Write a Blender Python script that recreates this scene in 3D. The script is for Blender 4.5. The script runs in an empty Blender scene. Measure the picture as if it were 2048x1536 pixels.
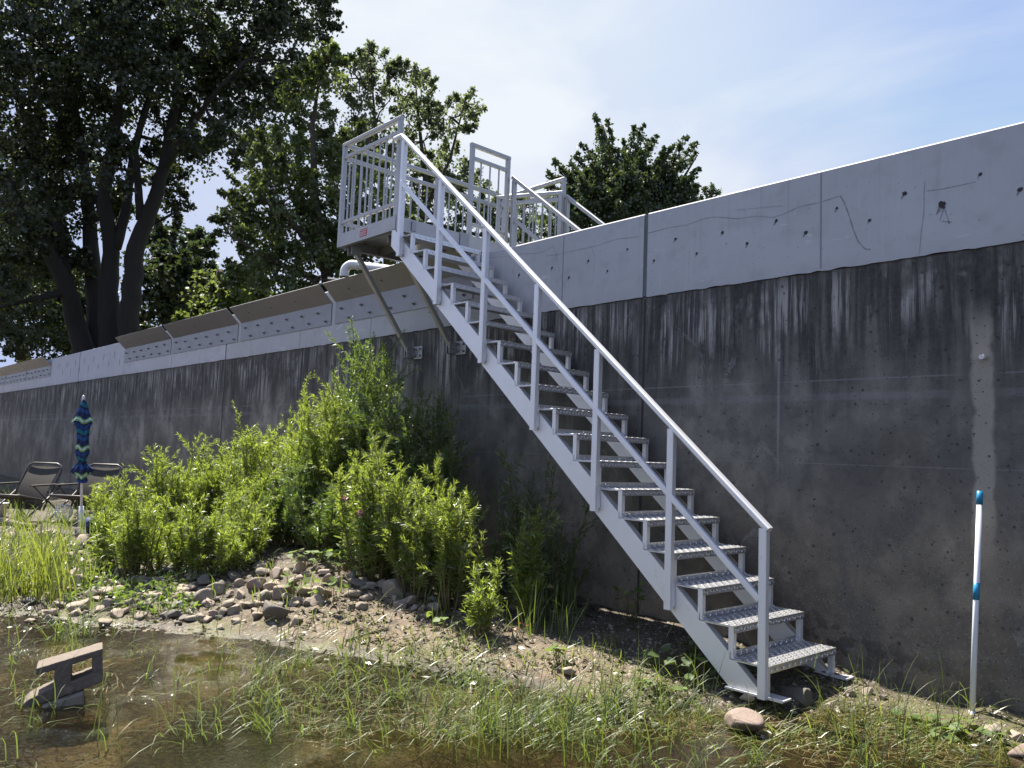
import bpy, bmesh, math, random
import numpy as np
from mathutils import Vector, Matrix
random.seed(7)
RNG = np.random.default_rng(11)
S = bpy.context.scene
COL = S.collection
R_ = math.radians

# ---------------------------------------------------------------- camera
CAMP = np.array([2.0437, -5.5416, 1.4783])
YAW, PIT, ROL, FPX = -0.8299, 0.0883, 0.0381, 1602.66
_F = np.array([math.cos(PIT)*math.sin(YAW), math.cos(PIT)*math.cos(YAW), math.sin(PIT)])
_Rt = np.array([math.cos(YAW), -math.sin(YAW), 0.0]); _U = np.cross(_Rt, _F)
CR = math.cos(ROL)*_Rt + math.sin(ROL)*_U
CU = -math.sin(ROL)*_Rt + math.cos(ROL)*_U
CF = _F
cam = bpy.data.cameras.new('camera'); camo = bpy.data.objects.new('camera', cam); COL.objects.link(camo)
cam.sensor_fit = 'HORIZONTAL'; cam.sensor_width = 36.0; cam.lens = 36.0*FPX/2048.0
cam.clip_start = 0.05; cam.clip_end = 3000
m3 = Matrix((CR, CU, -CF)).transposed()
camo.matrix_world = Matrix.Translation(Vector(CAMP)) @ m3.to_4x4()
S.camera = camo
S.view_settings.view_transform = 'Standard'; S.view_settings.look = 'None'
S.view_settings.gamma = 1.0; S.view_settings.use_curve_mapping = False
S.view_settings.exposure = 1.62

def ray(px, py): return CF + CR*((px-1024)/FPX) + CU*((768-py)/FPX)
def at_y(px, py, y=0.0):
    d = ray(px, py); return CAMP + d*((y-CAMP[1])/d[1])
def at_z(px, py, z=0.0):
    d = ray(px, py); return CAMP + d*((z-CAMP[2])/d[2])
def at_d(px, py, dep): return CAMP + ray(px, py)*dep

# ---------------------------------------------------------------- sky and sun
SUN_EL, SUN_OFF = 60.0, 1.2          # elevation, degrees behind the wall plane
w = bpy.data.worlds.new('World'); S.world = w; w.use_nodes = True
sun_dir = Vector((-math.cos(R_(SUN_EL))*math.cos(R_(SUN_OFF)), math.cos(R_(SUN_EL))*math.sin(R_(SUN_OFF)), math.sin(R_(SUN_EL))))

def build_world():
    nt = w.node_tree; N = nt.nodes; L = nt.links; N.clear()
    out = N.new('ShaderNodeOutputWorld'); bg = N.new('ShaderNodeBackground'); bg.inputs[1].default_value = 0.105
    sky = N.new('ShaderNodeTexSky'); sky.sky_type = 'NISHITA'; sky.sun_disc = False
    sky.sun_elevation = R_(SUN_EL)
    sky.sun_rotation = math.atan2(sun_dir.x, sun_dir.y)
    sky.air_density = 0.75; sky.dust_density = 0.15; sky.ozone_density = 4.0; sky.altitude = 50
    tc = N.new('ShaderNodeTexCoord')
    mp = N.new('ShaderNodeMapping'); mp.inputs['Scale'].default_value = (1.0, 1.0, 2.2); mp.inputs['Location'].default_value = (0.35, 0.1, 0.2)
    n1 = N.new('ShaderNodeTexNoise'); n1.inputs['Scale'].default_value = 1.7; n1.inputs['Detail'].default_value = 7; n1.inputs['Roughness'].default_value = 0.55
    n1.inputs['Distortion'].default_value = 0.6
    rp = N.new('ShaderNodeValToRGB'); rp.color_ramp.elements[0].position = 0.44; rp.color_ramp.elements[1].position = 0.66
    rp.color_ramp.elements[0].color = (0.0, 0.0, 0.0, 1); rp.color_ramp.elements[1].color = (0.75, 0.75, 0.75, 1)
    # thin bright cloud veil around the direction of the brightest part of the sky
    dt = N.new('ShaderNodeVectorMath'); dt.operation = 'DOT_PRODUCT'
    bd = ray(1030, -80); bd = bd/np.linalg.norm(bd); dt.inputs[1].default_value = tuple(bd)
    mr = N.new('ShaderNodeMapRange'); mr.inputs['From Min'].default_value = 0.88; mr.inputs['From Max'].default_value = 1.0
    mr.inputs['To Min'].default_value = 0.0; mr.inputs['To Max'].default_value = 0.66
    ad = N.new('ShaderNodeMath'); ad.operation = 'ADD'; ad.use_clamp = True
    ml = N.new('ShaderNodeMath'); ml.operation = 'MULTIPLY'
    ml.inputs[1].default_value = 0.58
    mx = N.new('ShaderNodeMix'); mx.data_type = 'RGBA'
    mx.inputs['B'].default_value = (2.7, 2.85, 3.05, 1)
    L.new(tc.outputs['Generated'], mp.inputs['Vector']); L.new(mp.outputs[0], n1.inputs['Vector'])
    L.new(n1.outputs['Fac'], rp.inputs[0]); L.new(rp.outputs[0], ml.inputs[0])
    L.new(tc.outputs['Generated'], dt.inputs[0]); L.new(dt.outputs['Value'], mr.inputs['Value'])
    m2 = N.new('ShaderNodeMath'); m2.operation = 'MULTIPLY'
    ad2 = N.new('ShaderNodeMath'); ad2.operation = 'ADD'; ad2.inputs[1].default_value = 0.62
    L.new(n1.outputs['Fac'], ad2.inputs[0]); L.new(ad2.outputs[0], m2.inputs[1]); L.new(mr.outputs[0], m2.inputs[0])
    L.new(ml.outputs[0], ad.inputs[0]); L.new(m2.outputs[0], ad.inputs[1])
    tn = N.new('ShaderNodeMix'); tn.data_type = 'RGBA'; tn.blend_type = 'MULTIPLY'; tn.inputs['Factor'].default_value = 1.0; tn.inputs['B'].default_value = (1.10, .89, .88, 1)
    L.new(sky.outputs[0], tn.inputs['A'])
    # pale haze: the horizon never outshines the thin cloud
    hz = N.new('ShaderNodeMix'); hz.data_type = 'RGBA'; hz.blend_type = 'DARKEN'; hz.inputs['Factor'].default_value = 1.0; hz.inputs['B'].default_value = (1.58, 1.85, 2.72, 1)
    L.new(tn.outputs['Result'], hz.inputs['A'])
    L.new(ad.outputs[0], mx.inputs['Factor']); L.new(hz.outputs['Result'], mx.inputs['A'])
    L.new(mx.outputs['Result'], bg.inputs[0]); L.new(bg.outputs[0], out.inputs[0])
build_world()
sl = bpy.data.lights.new('sun', 'SUN'); sl.energy = 4.3; sl.angle = R_(0.53); sl.color = (1.0, 0.94, 0.84)
so = bpy.data.objects.new('sun', sl); COL.objects.link(so)
so.rotation_euler = sun_dir.to_track_quat('Z', 'Y').to_euler(); so.location = (-20, 5, 40)
S.cycles.max_bounces = 10; S.cycles.transparent_max_bounces = 12
S.cycles.caustics_reflective = False; S.cycles.caustics_refractive = False

# ---------------------------------------------------------------- node helpers
class G:
    """small wrapper for writing node graphs as expressions"""
    def __init__(s, name):
        s.m = bpy.data.materials.new(name); s.m.use_nodes = True
        s.nt = s.m.node_tree; s.nt.nodes.clear()
        s.out = s.nt.nodes.new('ShaderNodeOutputMaterial')
        s.tc = s.nt.nodes.new('ShaderNodeTexCoord')
        s.P = s.tc.outputs['Object']
    def n(s, t): return s.nt.nodes.new(t)
    def put(s, sock, v):
        if isinstance(v, bpy.types.NodeSocket): s.nt.links.new(v, sock)
        elif isinstance(v, tuple) and len(v) == 3 and sock.type == 'RGBA': sock.default_value = (*v, 1)
        else: sock.default_value = v
    def math(s, op, a, b=0.0, c=None, clamp=False):
        n = s.n('ShaderNodeMath'); n.operation = op; n.use_clamp = clamp
        s.put(n.inputs[0], a); s.put(n.inputs[1], b)
        if c is not None: s.put(n.inputs[2], c)
        return n.outputs[0]
    def add(s, a, b): return s.math('ADD', a, b)
    def mul(s, a, b): return s.math('MULTIPLY', a, b)
    def sub(s, a, b): return s.math('SUBTRACT', a, b)
    def inv(s, a): return s.math('SUBTRACT', 1.0, a)
    def sep(s, v=None):
        n = s.n('ShaderNodeSeparateXYZ'); s.put(n.inputs[0], v or s.P); return n.outputs
    def scale(s, sc, loc=(0, 0, 0), v=None):
        n = s.n('ShaderNodeMapping'); s.put(n.inputs[0], v or s.P); n.inputs['Scale'].default_value = sc; n.inputs['Location'].default_value = loc
        return n.outputs[0]
    def noise(s, sc, detail=3, rough=.55, v=None, dist=0.0):
        n = s.n('ShaderNodeTexNoise'); s.put(n.inputs['Vector'], v or s.P); n.inputs['Scale'].default_value = sc
        n.inputs['Detail'].default_value = detail; n.inputs['Roughness'].default_value = rough; n.inputs['Distortion'].default_value = dist
        return n.outputs['Fac']
    def voro(s, sc, v=None, feat='F1', out='Distance', rnd=1.0):
        n = s.n('ShaderNodeTexVoronoi'); n.feature = feat; s.put(n.inputs['Vector'], v or s.P); n.inputs['Scale'].default_value = sc
        n.inputs['Randomness'].default_value = rnd
        return n.outputs[out]
    def ss(s, x, a, b):
        """smooth step of x between a and b (a > b falls)"""
        n = s.n('ShaderNodeMapRange'); n.interpolation_type = 'SMOOTHSTEP'; s.put(n.inputs['Value'], x)
        if a < b:
            n.inputs['From Min'].default_value = a; n.inputs['From Max'].default_value = b
            return n.outputs[0]
        n.inputs['From Min'].default_value = b; n.inputs['From Max'].default_value = a
        n.inputs['To Min'].default_value = 1; n.inputs['To Max'].default_value = 0
        return n.outputs[0]
    def mix(s, f, a, b):
        n = s.n('ShaderNodeMix'); n.data_type = 'RGBA'; s.put(n.inputs['Factor'], f); s.put(n.inputs['A'], a); s.put(n.inputs['B'], b)
        return n.outputs['Result']
    def rand(s): return s.n('ShaderNodeNewGeometry').outputs['Random Per Island']
    def objrand(s): return s.n('ShaderNodeObjectInfo').outputs['Random']
    def bump(s, h, st=.3, d=.01):
        n = s.n('ShaderNodeBump'); s.put(n.inputs['Height'], h); s.put(n.inputs['Strength'], st); n.inputs['Distance'].default_value = d
        return n.outputs[0]
    def bsdf(s, col, rough=.6, metal=0.0, normal=None, spec=None, **kw):
        n = s.n('ShaderNodeBsdfPrincipled'); s.put(n.inputs['Base Color'], col); s.put(n.inputs['Roughness'], rough); s.put(n.inputs['Metallic'], metal)
        if normal is not None: s.put(n.inputs['Normal'], normal)
        if spec is not None: s.put(n.inputs['Specular IOR Level'], spec)
        return n.outputs[0]
    def done(s, sh):
        s.nt.links.new(sh, s.out.inputs[0]); return s.m

M = {}
def simple(name, col, rough=.6, metal=0.0, var=.15, sc=8.0, bump=.15, bsc=60.0, bd=.003):
    g = G(name); f = g.noise(sc, 4)
    c = g.mix(f, tuple(v*(1-var) for v in col), tuple(min(1, v*(1+var)) for v in col))
    M[name] = g.done(g.bsdf(c, rough, metal, g.bump(g.noise(bsc, 3), bump, bd)))
    return M[name]

# ---- aluminium
def mat_alu(name, col, rough, metal, dirt=.25):
    g = G(name)
    f = g.noise(5.0, 5, .6); sm = g.noise(1.0, 3, .5, g.scale((30, 30, 3)))
    c = g.mix(g.mul(f, dirt*1.6), col, tuple(v*.66 for v in col))
    spots = g.ss(g.noise(16.0, 4, .65), .60, .72)
    c = g.mix(g.mul(spots, dirt), c, (col[0]*.5, col[1]*.5, col[2]*.52))
    r = g.add(rough-.08, g.mul(f, .2))
    M[name] = g.done(g.bsdf(c, r, metal, g.bump(sm, .05, .002)))
mat_alu('aluminium', (.84, .84, .85), .44, .50)
mat_alu('aluminium_grey', (.44, .44, .445), .46, .62, .3)  # greyer, darker base for the landing frame, guards and braces
mat_alu('aluminium_tread', (.70, .70, .70), .30, .85, .25)
mat_alu('plate_steel', (.27, .275, .29), .44, .60, .30)
mat_alu('bolt_steel', (.34, .34, .35), .42, .9, .4)

# ---- concrete of the lower wall
def mat_wall():
    g = G('old_concrete'); x, y, z = g.sep()
    wob = g.noise(1.3, 3)
    zz = g.add(z, g.mul(g.sub(wob, .5), .35))
    big = g.noise(.9, 4, .6); mid = g.noise(4.5, 5, .62); fine = g.noise(38.0, 4, .65); grain = g.noise(140.0, 2, .5)
    up = g.mix(g.ss(big, .32, .68), (.148, .135, .112), (.36, .335, .285))
    low = g.mix(g.ss(big, .32, .68), (.145, .117, .082), (.280, .236, .174))
    c = g.mix(g.ss(zz, .7, 1.9), low, up)
    c = g.mix(g.mul(g.ss(mid, .46, .64), .50), c, (.088, .079, .066))
    c = g.mix(g.mul(g.ss(mid, .44, .30), .55), c, (.33, .30, .25))
    # dark weather stains hanging from the cold joint
    st = g.noise(1.0, 4, .6, g.scale((3.6, 1, .34)))
    st2 = g.noise(1.0, 6, .70, g.scale((11.0, 1, .8), (3, 0, 1)), .3)
    hang = g.ss(g.add(z, g.mul(g.sub(st, .5), 1.5)), 1.75, 2.5)
    c = g.mix(g.mul(hang, g.ss(st2, .16, .60)), c, (.040, .038, .036))
    # blotchy dark fields lower down
    bl = g.noise(1.0, 5, .62, g.scale((1.6, 1, 1.0), (9, 0, 4)))
    c = g.mix(g.mul(g.mul(g.ss(bl, .46, .60), g.ss(z, 2.75, 2.0)), .55), c, (.085, .080, .073))
    # white lime runs below the joint, of uneven length
    ln = g.noise(1.0, 2, .5, g.scale((1.9, 1, .05), (5, 0, 0)))
    run = g.noise(1.0, 5, .75, g.scale((17.0, 1, .55), (2, 0, 7)))
    top = g.ss(g.add(z, g.mul(g.sub(ln, .5), 2.3)), 2.15, 2.62)
    fade = g.ss(z, 2.93, 2.72)
    pt = g.ss(g.noise(1.0, 4, .65, g.scale((2.2, 1, 1.6), (1, 0, 3))), .40, .56)
    lime = g.mul(g.mul(g.ss(run, .47, .60), top), g.mul(pt, g.add(.35, g.mul(fade, .65))))
    c = g.mix(g.mul(lime, .85), c, (.52, .50, .45))
    # long single drips
    dl = g.noise(1.0, 1, .4, g.scale((5.2, 1, .02), (14, 0, 0)))
    dm = g.noise(1.0, 2, .5, g.scale((1.1, 1, .8), (7, 0, 2)))
    drip = g.mul(g.ss(dl, .685, .70), g.mul(g.ss(dm, .42, .60), g.ss(z, .9, 1.9)))
    c = g.mix(g.mul(drip, .50), c, (.40, .40, .40))
    # form lines
    for zc, hw, a in ((1.98, .035, .22), (2.10, .007, .38), (1.50, .005, .30)):
        b = g.mul(g.ss(g.math('ABSOLUTE', g.sub(z, zc)), hw, hw*.45), g.ss(g.noise(2.3, 3), .35, .55))
        c = g.mix(g.mul(b, a), c, (.34, .34, .34))
    # wide pale wash-down to the right of the stair
    ed = g.mul(g.sub(g.noise(5.0, 4), .5), .10)
    pa = g.math('ABSOLUTE', g.sub(g.add(x, ed), .345))
    pale = g.mul(g.ss(pa, .075, .045), g.mul(g.ss(z, .75, 1.5), g.ss(z, 2.62, 2.3)))
    c = g.mix(g.mul(pale, .90), c, (.40, .36, .295))
    # aggregate showing near the ground
    ag = g.voro(75.0, out='Distance'); agr = g.n('ShaderNodeTexVoronoi'); agr.inputs['Scale'].default_value = 75.0; g.put(agr.inputs['Vector'], g.P)
    sepc = g.n('ShaderNodeSeparateColor'); g.put(sepc.inputs[0], agr.outputs['Color'])
    agm = g.mul(g.mul(g.ss(ag, .42, .28), g.ss(sepc.outputs[0], .50, .62)), g.ss(zz, 1.55, .7))
    c = g.mix(g.mul(agm, .46), c, g.mix(sepc.outputs[1], (.10, .092, .082), (.36, .34, .31)))
    # air pits
    pits = 0
    for sc, th in ((6.0, .075), (11.0, .10), (21.0, .115), (44.0, .13)):
        v = g.voro(sc, g.scale((1, 1, 1), (sc*.13, 0, sc*.07)))
        p = g.ss(v, th*1.25, th*.7)
        pits = p if pits == 0 else g.math('MAXIMUM', pits, p)
    c = g.mix(g.mul(pits, .75), c, (.030, .029, .028))
    # fine cracks
    ck = g.voro(1.0, g.scale((1.6, 1, 1.05), (4, 0, 8), None), 'DISTANCE_TO_EDGE')
    ckn = g.add(ck, g.mul(g.sub(g.noise(9.0, 5, .7), .5), .09))
    crk = g.mul(g.ss(g.math('ABSOLUTE', ckn), .0055, .0015), g.ss(g.noise(1.1, 2, .5, g.scale((1, 1, 1), (0, 0, 30))), .53, .62))
    c = g.mix(g.mul(crk, .42), c, (.36, .35, .34))
    # damp foot of the wall
    dn = g.noise(7.5, 4, .6, g.scale((1, 1, 1), (0, 0, 11)))
    dmp = g.mul(g.ss(dn, .50, .54), g.ss(g.add(z, g.mul(x, .28)), .36, .16))
    dmp = g.mul(dmp, g.mul(g.ss(x, -1.3, -.6), g.ss(x, .75, .35)))
    c = g.mix(g.mul(dmp, .75), c, (.034, .031, .028))
    c = g.mix(g.mul(g.ss(z, .16, .0), .5), c, (.055, .048, .040))
    c = g.mix(g.mul(g.sub(fine, .35), .55), c, (.24, .235, .23))
    c = g.mix(g.mul(g.ss(grain, .55, .8), .35), c, (.05, .05, .05))
    h = g.sub(g.add(g.mul(fine, .5), g.mul(grain, .35)), g.mul(pits, 1.4))
    M['old_concrete'] = g.done(g.bsdf(c, g.sub(.86, g.mul(dmp, .4)), 0, g.bump(h, .5, .006), .35))
mat_wall()

def mat_cap(name, base):
    g = G(name); x, y, z = g.sep()
    big = g.noise(1.1, 4, .6); mid = g.noise(6.0, 5, .62); fine = g.noise(60.0, 3, .6)
    c = g.mix(big, tuple(v*.82 for v in base), tuple(v*1.14 for v in base))
    c = g.mix(g.mul(g.ss(mid, .48, .70), .42), c, tuple(v*.72 for v in base))
    st = g.noise(1.0, 4, .65, g.scale((20.0, 1, .8)))
    c = g.mix(g.mul(g.ss(st, .54, .74), .30), c, tuple(v*1.2 for v in base))
    st3 = g.noise(1.0, 4, .65, g.scale((13.0, 1, .5), (7, 0, 0)))
    c = g.mix(g.mul(g.mul(g.ss(st3, .56, .72), g.ss(z, 2.9, 3.6)), .26), c, tuple(v*.55 for v in base))
    c = g.mix(g.mul(g.ss(z, 3.05, 2.9), .22), c, tuple(v*.7 for v in base))
    # grey dabs and scuffs
    sc = g.noise(1.0, 3, .6, g.scale((3.0, 1, 11.0), (2, 0, 5)), .8)
    c = g.mix(g.mul(g.ss(sc, .66, .70), .35), c, tuple(min(1, v*1.5) for v in base))
    dk = g.voro(3.1, g.scale((1, 1, 1.3), (3, 0, 2)))
    c = g.mix(g.mul(g.ss(g.add(dk, g.mul(g.noise(30.0, 3), .06)), .085, .055), .8), c, tuple(v*.28 for v in base))
    v = g.voro(15.0); p = g.ss(v, .095, .05)
    c = g.mix(g.mul(p, .6), c, tuple(v*.35 for v in base))
    v2 = g.voro(33.0, g.scale((1, 1, 1), (1, 0, 2))); p2 = g.ss(v2, .10, .06)
    c = g.mix(g.mul(p2, .35), c, tuple(v*.45 for v in base))
    c = g.mix(g.mul(g.sub(fine, .4), .3), c, tuple(v*.8 for v in base))
    h = g.sub(g.mul(fine, .4), g.mul(p, 1.0))
    M[name] = g.done(g.bsdf(c, .82, 0, g.bump(h, .35, .004), .35))
mat_cap('cap_concrete', (.56, .56, .565)); mat_cap('cap_concrete_pale', (.62, .62, .64))
simple('joint_sealant', (.13, .135, .145), .7, 0, .3, 10)
simple('hole_dark', (.045, .042, .040), .9, 0, .4, 30, .4)
simple('smear_grey', (.27, .27, .27), .9, 0, .4, 40, .2)
simple('scratch_line', (.30, .30, .31), .9, 0, .2, 20)

# ---- ground
def mat_ground():
    g = G('river_mud'); x, y, z = g.sep()
    zz = g.add(z, g.mul(g.sub(g.noise(3.0, 4), .5), .05))
    n = g.noise(2.0, 5, .6); f = g.noise(22.0, 5, .65); ff = g.noise(90.0, 3, .6)
    sandy = g.mul(g.ss(x, -5.2, -3.6), g.ss(y, -1.0, -1.5)); dry = g.mix(sandy, g.mix(f, (.050, .040, .026), (.15, .12, .085)), g.mix(f, (.095, .070, .045), (.225, .168, .112)))
    wet = g.mix(f, (.017, .0125, .007), (.052, .039, .022))
    c = g.mix(g.ss(zz, -.005, .05), wet, dry)
    c = g.mix(g.mul(g.mul(g.ss(n, .46, .60), g.ss(zz, .16, .02)), .8), c, g.mix(ff, (.055, .060, .022), (.17, .155, .06)))
    c = g.mix(g.mul(g.ss(g.noise(7.0, 6, .72), .50, .62), .8), c, (.048, .038, .024))
    pb = g.voro(34.0); c = g.mix(g.mul(g.ss(pb, .30, .18), g.ss(zz, -.02, .03)), c, g.mix(ff, (.20, .18, .16), (.42, .39, .36)))
    h = g.add(g.mul(f, .8), g.add(g.mul(ff, .3), g.ss(pb, .36, .1)))
    r = g.add(.38, g.mul(g.ss(zz, -.01, .035), .5))
    M['river_mud'] = g.done(g.bsdf(c, r, 0, g.bump(h, .7, .018)))
mat_ground()
def mat_water():
    g = G('shallow_water'); x, y, z = g.sep()
    a = g.noise(9.0, 3, .6, g.scale((1.0, 1.7, 1)), .6); b = g.noise(30.0, 4, .7, None, .8); b2 = g.noise(2.2, 2)
    h = g.add(g.mul(a, .30), g.add(g.mul(b, .50), g.mul(b2, .1)))
    wp = g.mul(g.ss(g.noise(1.1, 3), .36, .54), g.ss(x, -.9, -2.4)); nrm = g.bump(h, g.add(.05, g.mul(wp, .95)), .26)
    fr = g.n('ShaderNodeFresnel'); fr.inputs['IOR'].default_value = 1.333; g.put(fr.inputs['Normal'], nrm)
    gl = g.n('ShaderNodeBsdfGlossy'); gl.inputs['Roughness'].default_value = .03; gl.inputs['Color'].default_value = (1, 1, 1, 1); g.put(gl.inputs['Normal'], nrm)
    tr = g.n('ShaderNodeBsdfTransparent'); tr.inputs[0].default_value = (.58, .50, .36, 1)
    df = g.n('ShaderNodeBsdfDiffuse'); df.inputs[0].default_value = (.046, .035, .019, 1)
    m1 = g.n('ShaderNodeMixShader'); m1.inputs[0].default_value = .12
    g.nt.links.new(tr.outputs[0], m1.inputs[1]); g.nt.links.new(df.outputs[0], m1.inputs[2])
    m2 = g.n('ShaderNodeMixShader'); g.nt.links.new(fr.outputs[0], m2.inputs[0])
    g.nt.links.new(m1.outputs[0], m2.inputs[1]); g.nt.links.new(gl.outputs[0], m2.inputs[2])
    M['shallow_water'] = g.done(m2.outputs[0])
mat_water()
simple('land_turf', (.07, .085, .03), .9, 0, .3, 3)

# ---- leaves
def mat_leaf(name, a, b, trans=.35, tcol=None, rough=.5, gl=.06):
    g = G(name); r = g.rand()
    c = g.mix(r, a, b); c = g.mix(g.mul(g.objrand(), .55), c, tuple(v*.55 for v in a))
    tc = g.mix(r, tuple(v*1.0 for v in (tcol or a)), tuple(min(1, v*1.25) for v in (tcol or b)))
    d = g.n('ShaderNodeBsdfDiffuse'); g.put(d.inputs[0], c)
    t = g.n('ShaderNodeBsdfTranslucent'); g.put(t.inputs[0], tc)
    m = g.n('ShaderNodeMixShader'); m.inputs[0].default_value = trans
    g.nt.links.new(d.outputs[0], m.inputs[1]); g.nt.links.new(t.outputs[0], m.inputs[2])
    s = g.n('ShaderNodeBsdfGlossy'); s.inputs['Roughness'].default_value = rough
    m2 = g.n('ShaderNodeMixShader'); m2.inputs[0].default_value = gl
    g.nt.links.new(m.outputs[0], m2.inputs[1]); g.nt.links.new(s.outputs[0], m2.inputs[2])
    M[name] = g.done(m2.outputs[0])
mat_leaf('poplar_leaf', (.022, .034, .014), (.050, .068, .024), .28, (.07, .10, .02))
mat_leaf('maple_leaf', (.044, .064, .022), (.105, .135, .044), .42, (.20, .26, .05))
mat_leaf('pale_leaf', (.085, .102, .046), (.15, .18, .085), .42, (.20, .25, .095))
mat_leaf('rowan_leaf', (.030, .048, .024), (.062, .088, .036), .28, (.09, .13, .03))
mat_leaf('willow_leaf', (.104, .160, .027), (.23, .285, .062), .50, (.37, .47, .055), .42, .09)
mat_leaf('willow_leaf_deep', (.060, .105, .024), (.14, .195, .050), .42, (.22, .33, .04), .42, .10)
mat_leaf('reed_blade', (.09, .13, .025), (.22, .25, .06), .40, (.32, .38, .05), .4, .08)
mat_leaf('rush_blade', (.034, .062, .012), (.150, .200, .048), .38, (.19, .26, .04), .5, .05)
mat_leaf('straw_blade', (.11, .085, .028), (.27, .22, .085), .30, (.30, .22, .06), .5, .06)
mat_leaf('litter_leaf', (.030, .022, .014), (.11, .080, .050), .1, (.1, .07, .04), .6, .03)
mat_leaf('weed_scrap', (.045, .062, .018), (.15, .17, .06), .25, (.12, .15, .03), .4, .08)
mat_leaf('weed_leaf', (.11, .17, .05), (.20, .27, .09), .38, (.28, .38, .06), .5, .025)
mat_leaf('red_leaf', (.30, .06, .035), (.42, .12, .06), .35, (.5, .10, .05))
mat_leaf('pink_petal', (.42, .20, .28), (.55, .30, .38), .3, (.5, .25, .3))
def mat_bark(name, a, b):
    g = G(name); n = g.noise(1.0, 5, .65, g.scale((9, 9, 1.6))); h = g.noise(1.0, 4, .6, g.scale((22, 22, 3)))
    M[name] = g.done(g.bsdf(g.mix(n, a, b), .9, 0, g.bump(h, .8, .05)))
mat_bark('poplar_bark', (.017, .015, .013), (.042, .038, .034))
mat_bark('twig_bark', (.050, .040, .028), (.10, .08, .055))
mat_bark('willow_stem', (.10, .085, .035), (.18, .15, .06))

# ---- stones
def mat_stone(name, a, b, sc=5.0):
    g = G(name); r = g.objrand(); n = g.noise(sc, 5, .62); f = g.noise(55.0, 4, .65); z = g.sep()[2]
    c = g.mix(n, a, b); c = g.mix(g.mul(r, .45), c, tuple(v*.62 for v in b))
    c = g.mix(g.mul(g.ss(f, .55, .72), .35), c, tuple(v*.45 for v in a))
    v = g.ss(g.noise(2.5, 3, .5, g.scale((1, 3, 4))), .60, .64)
    c = g.mix(g.mul(v, .25), c, tuple(min(1, q*1.35) for q in b))
    M[name] = g.done(g.bsdf(c, .82, 0, g.bump(g.add(g.mul(n, .6), g.mul(f, .4)), .5, .012)))
mat_stone('stone_grey', (.185, .155, .115), (.35, .30, .232)); mat_stone('stone_buff', (.25, .19, .14), (.42, .34, .265))
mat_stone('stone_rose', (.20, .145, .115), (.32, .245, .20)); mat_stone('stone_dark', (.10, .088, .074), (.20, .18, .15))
mat_stone('block_concrete', (.125, .098, .074), (.22, .175, .135), 9.0)
simple('white_plastic', (.78, .79, .80), .35, 0, .06, 6, .03)
simple('white_enamel', (.74, .76, .80), .35, 0, .10, 5, .05)
simple('blue_tape', (.015, .23, .42), .4, 0, .12, 12, .05)
simple('black_plastic', (.018, .018, .02), .4, 0, .2)
simple('chair_frame', (.085, .078, .072), .45, .3, .2)
simple('navy_cloth', (.012, .028, .095), .75, 0, .3, 14, .4)
simple('yellow_cloth', (.40, .38, .13), .85, 0, .15, 8, .3)
simple('sticker_red', (.50, .035, .035), .5, 0, .12); simple('sticker_white', (.80, .78, .78), .5, 0, .05)
simple('driftwood', (.25, .20, .155), .85, 0, .35, 9, .6)
def mat_sling():
    g = G('mesh_sling'); c = g.mix(g.noise(3.0, 4), (.036, .030, .024), (.058, .049, .040))
    wv = g.n('ShaderNodeTexWave'); wv.inputs['Scale'].default_value = 60.0; g.put(wv.inputs['Vector'], g.P)
    M['mesh_sling'] = g.done(g.bsdf(g.mix(g.mul(wv.outputs[0], .3), c, (.06, .05, .04)), .8))
mat_sling()
def mat_parasol():
    g = G('striped_canvas'); x, y, z = g.sep()
    zz = g.add(z, g.mul(g.sub(g.noise(7.0, 3), .5), .035))
    # hanging stripes follow the folds, so tilt each fold a little
    ang = g.math('ARCTAN2', y, x); zz = g.add(zz, g.mul(g.math('SINE', g.mul(ang, 8.0)), .020))
    fr = g.math('FRACT', g.mul(zz, 2.55))
    rp = g.n('ShaderNodeValToRGB'); rp.color_ramp.interpolation = 'CONSTANT'; e = rp.color_ramp.elements
    cols = [(0, (.010, .020, .075)), (.16, (.016, .075, .24)), (.30, (.010, .020, .07)), (.38, (.010, .16, .22)), (.52, (.012, .030, .12)),
            (.60, (.012, .055, .24)), (.72, (.008, .014, .05)), (.78, (.20, .38, .17)), (.84, (.55, .68, .58)), (.91, (.14, .32, .13)), (.96, (.008, .02, .06))]
    e[0].position, e[0].color = 0, (*cols[0][1], 1); e[1].position, e[1].color = cols[1][0], (*cols[1][1], 1)
    for p, c in cols[2:]:
        q = e.new(p); q.color = (*c, 1)
    g.put(rp.inputs[0], fr)
    M['striped_canvas'] = g.done(g.bsdf(rp.outputs[0], .8, 0, g.bump(g.noise(40.0, 3), .3, .004)))
mat_parasol()

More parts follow.
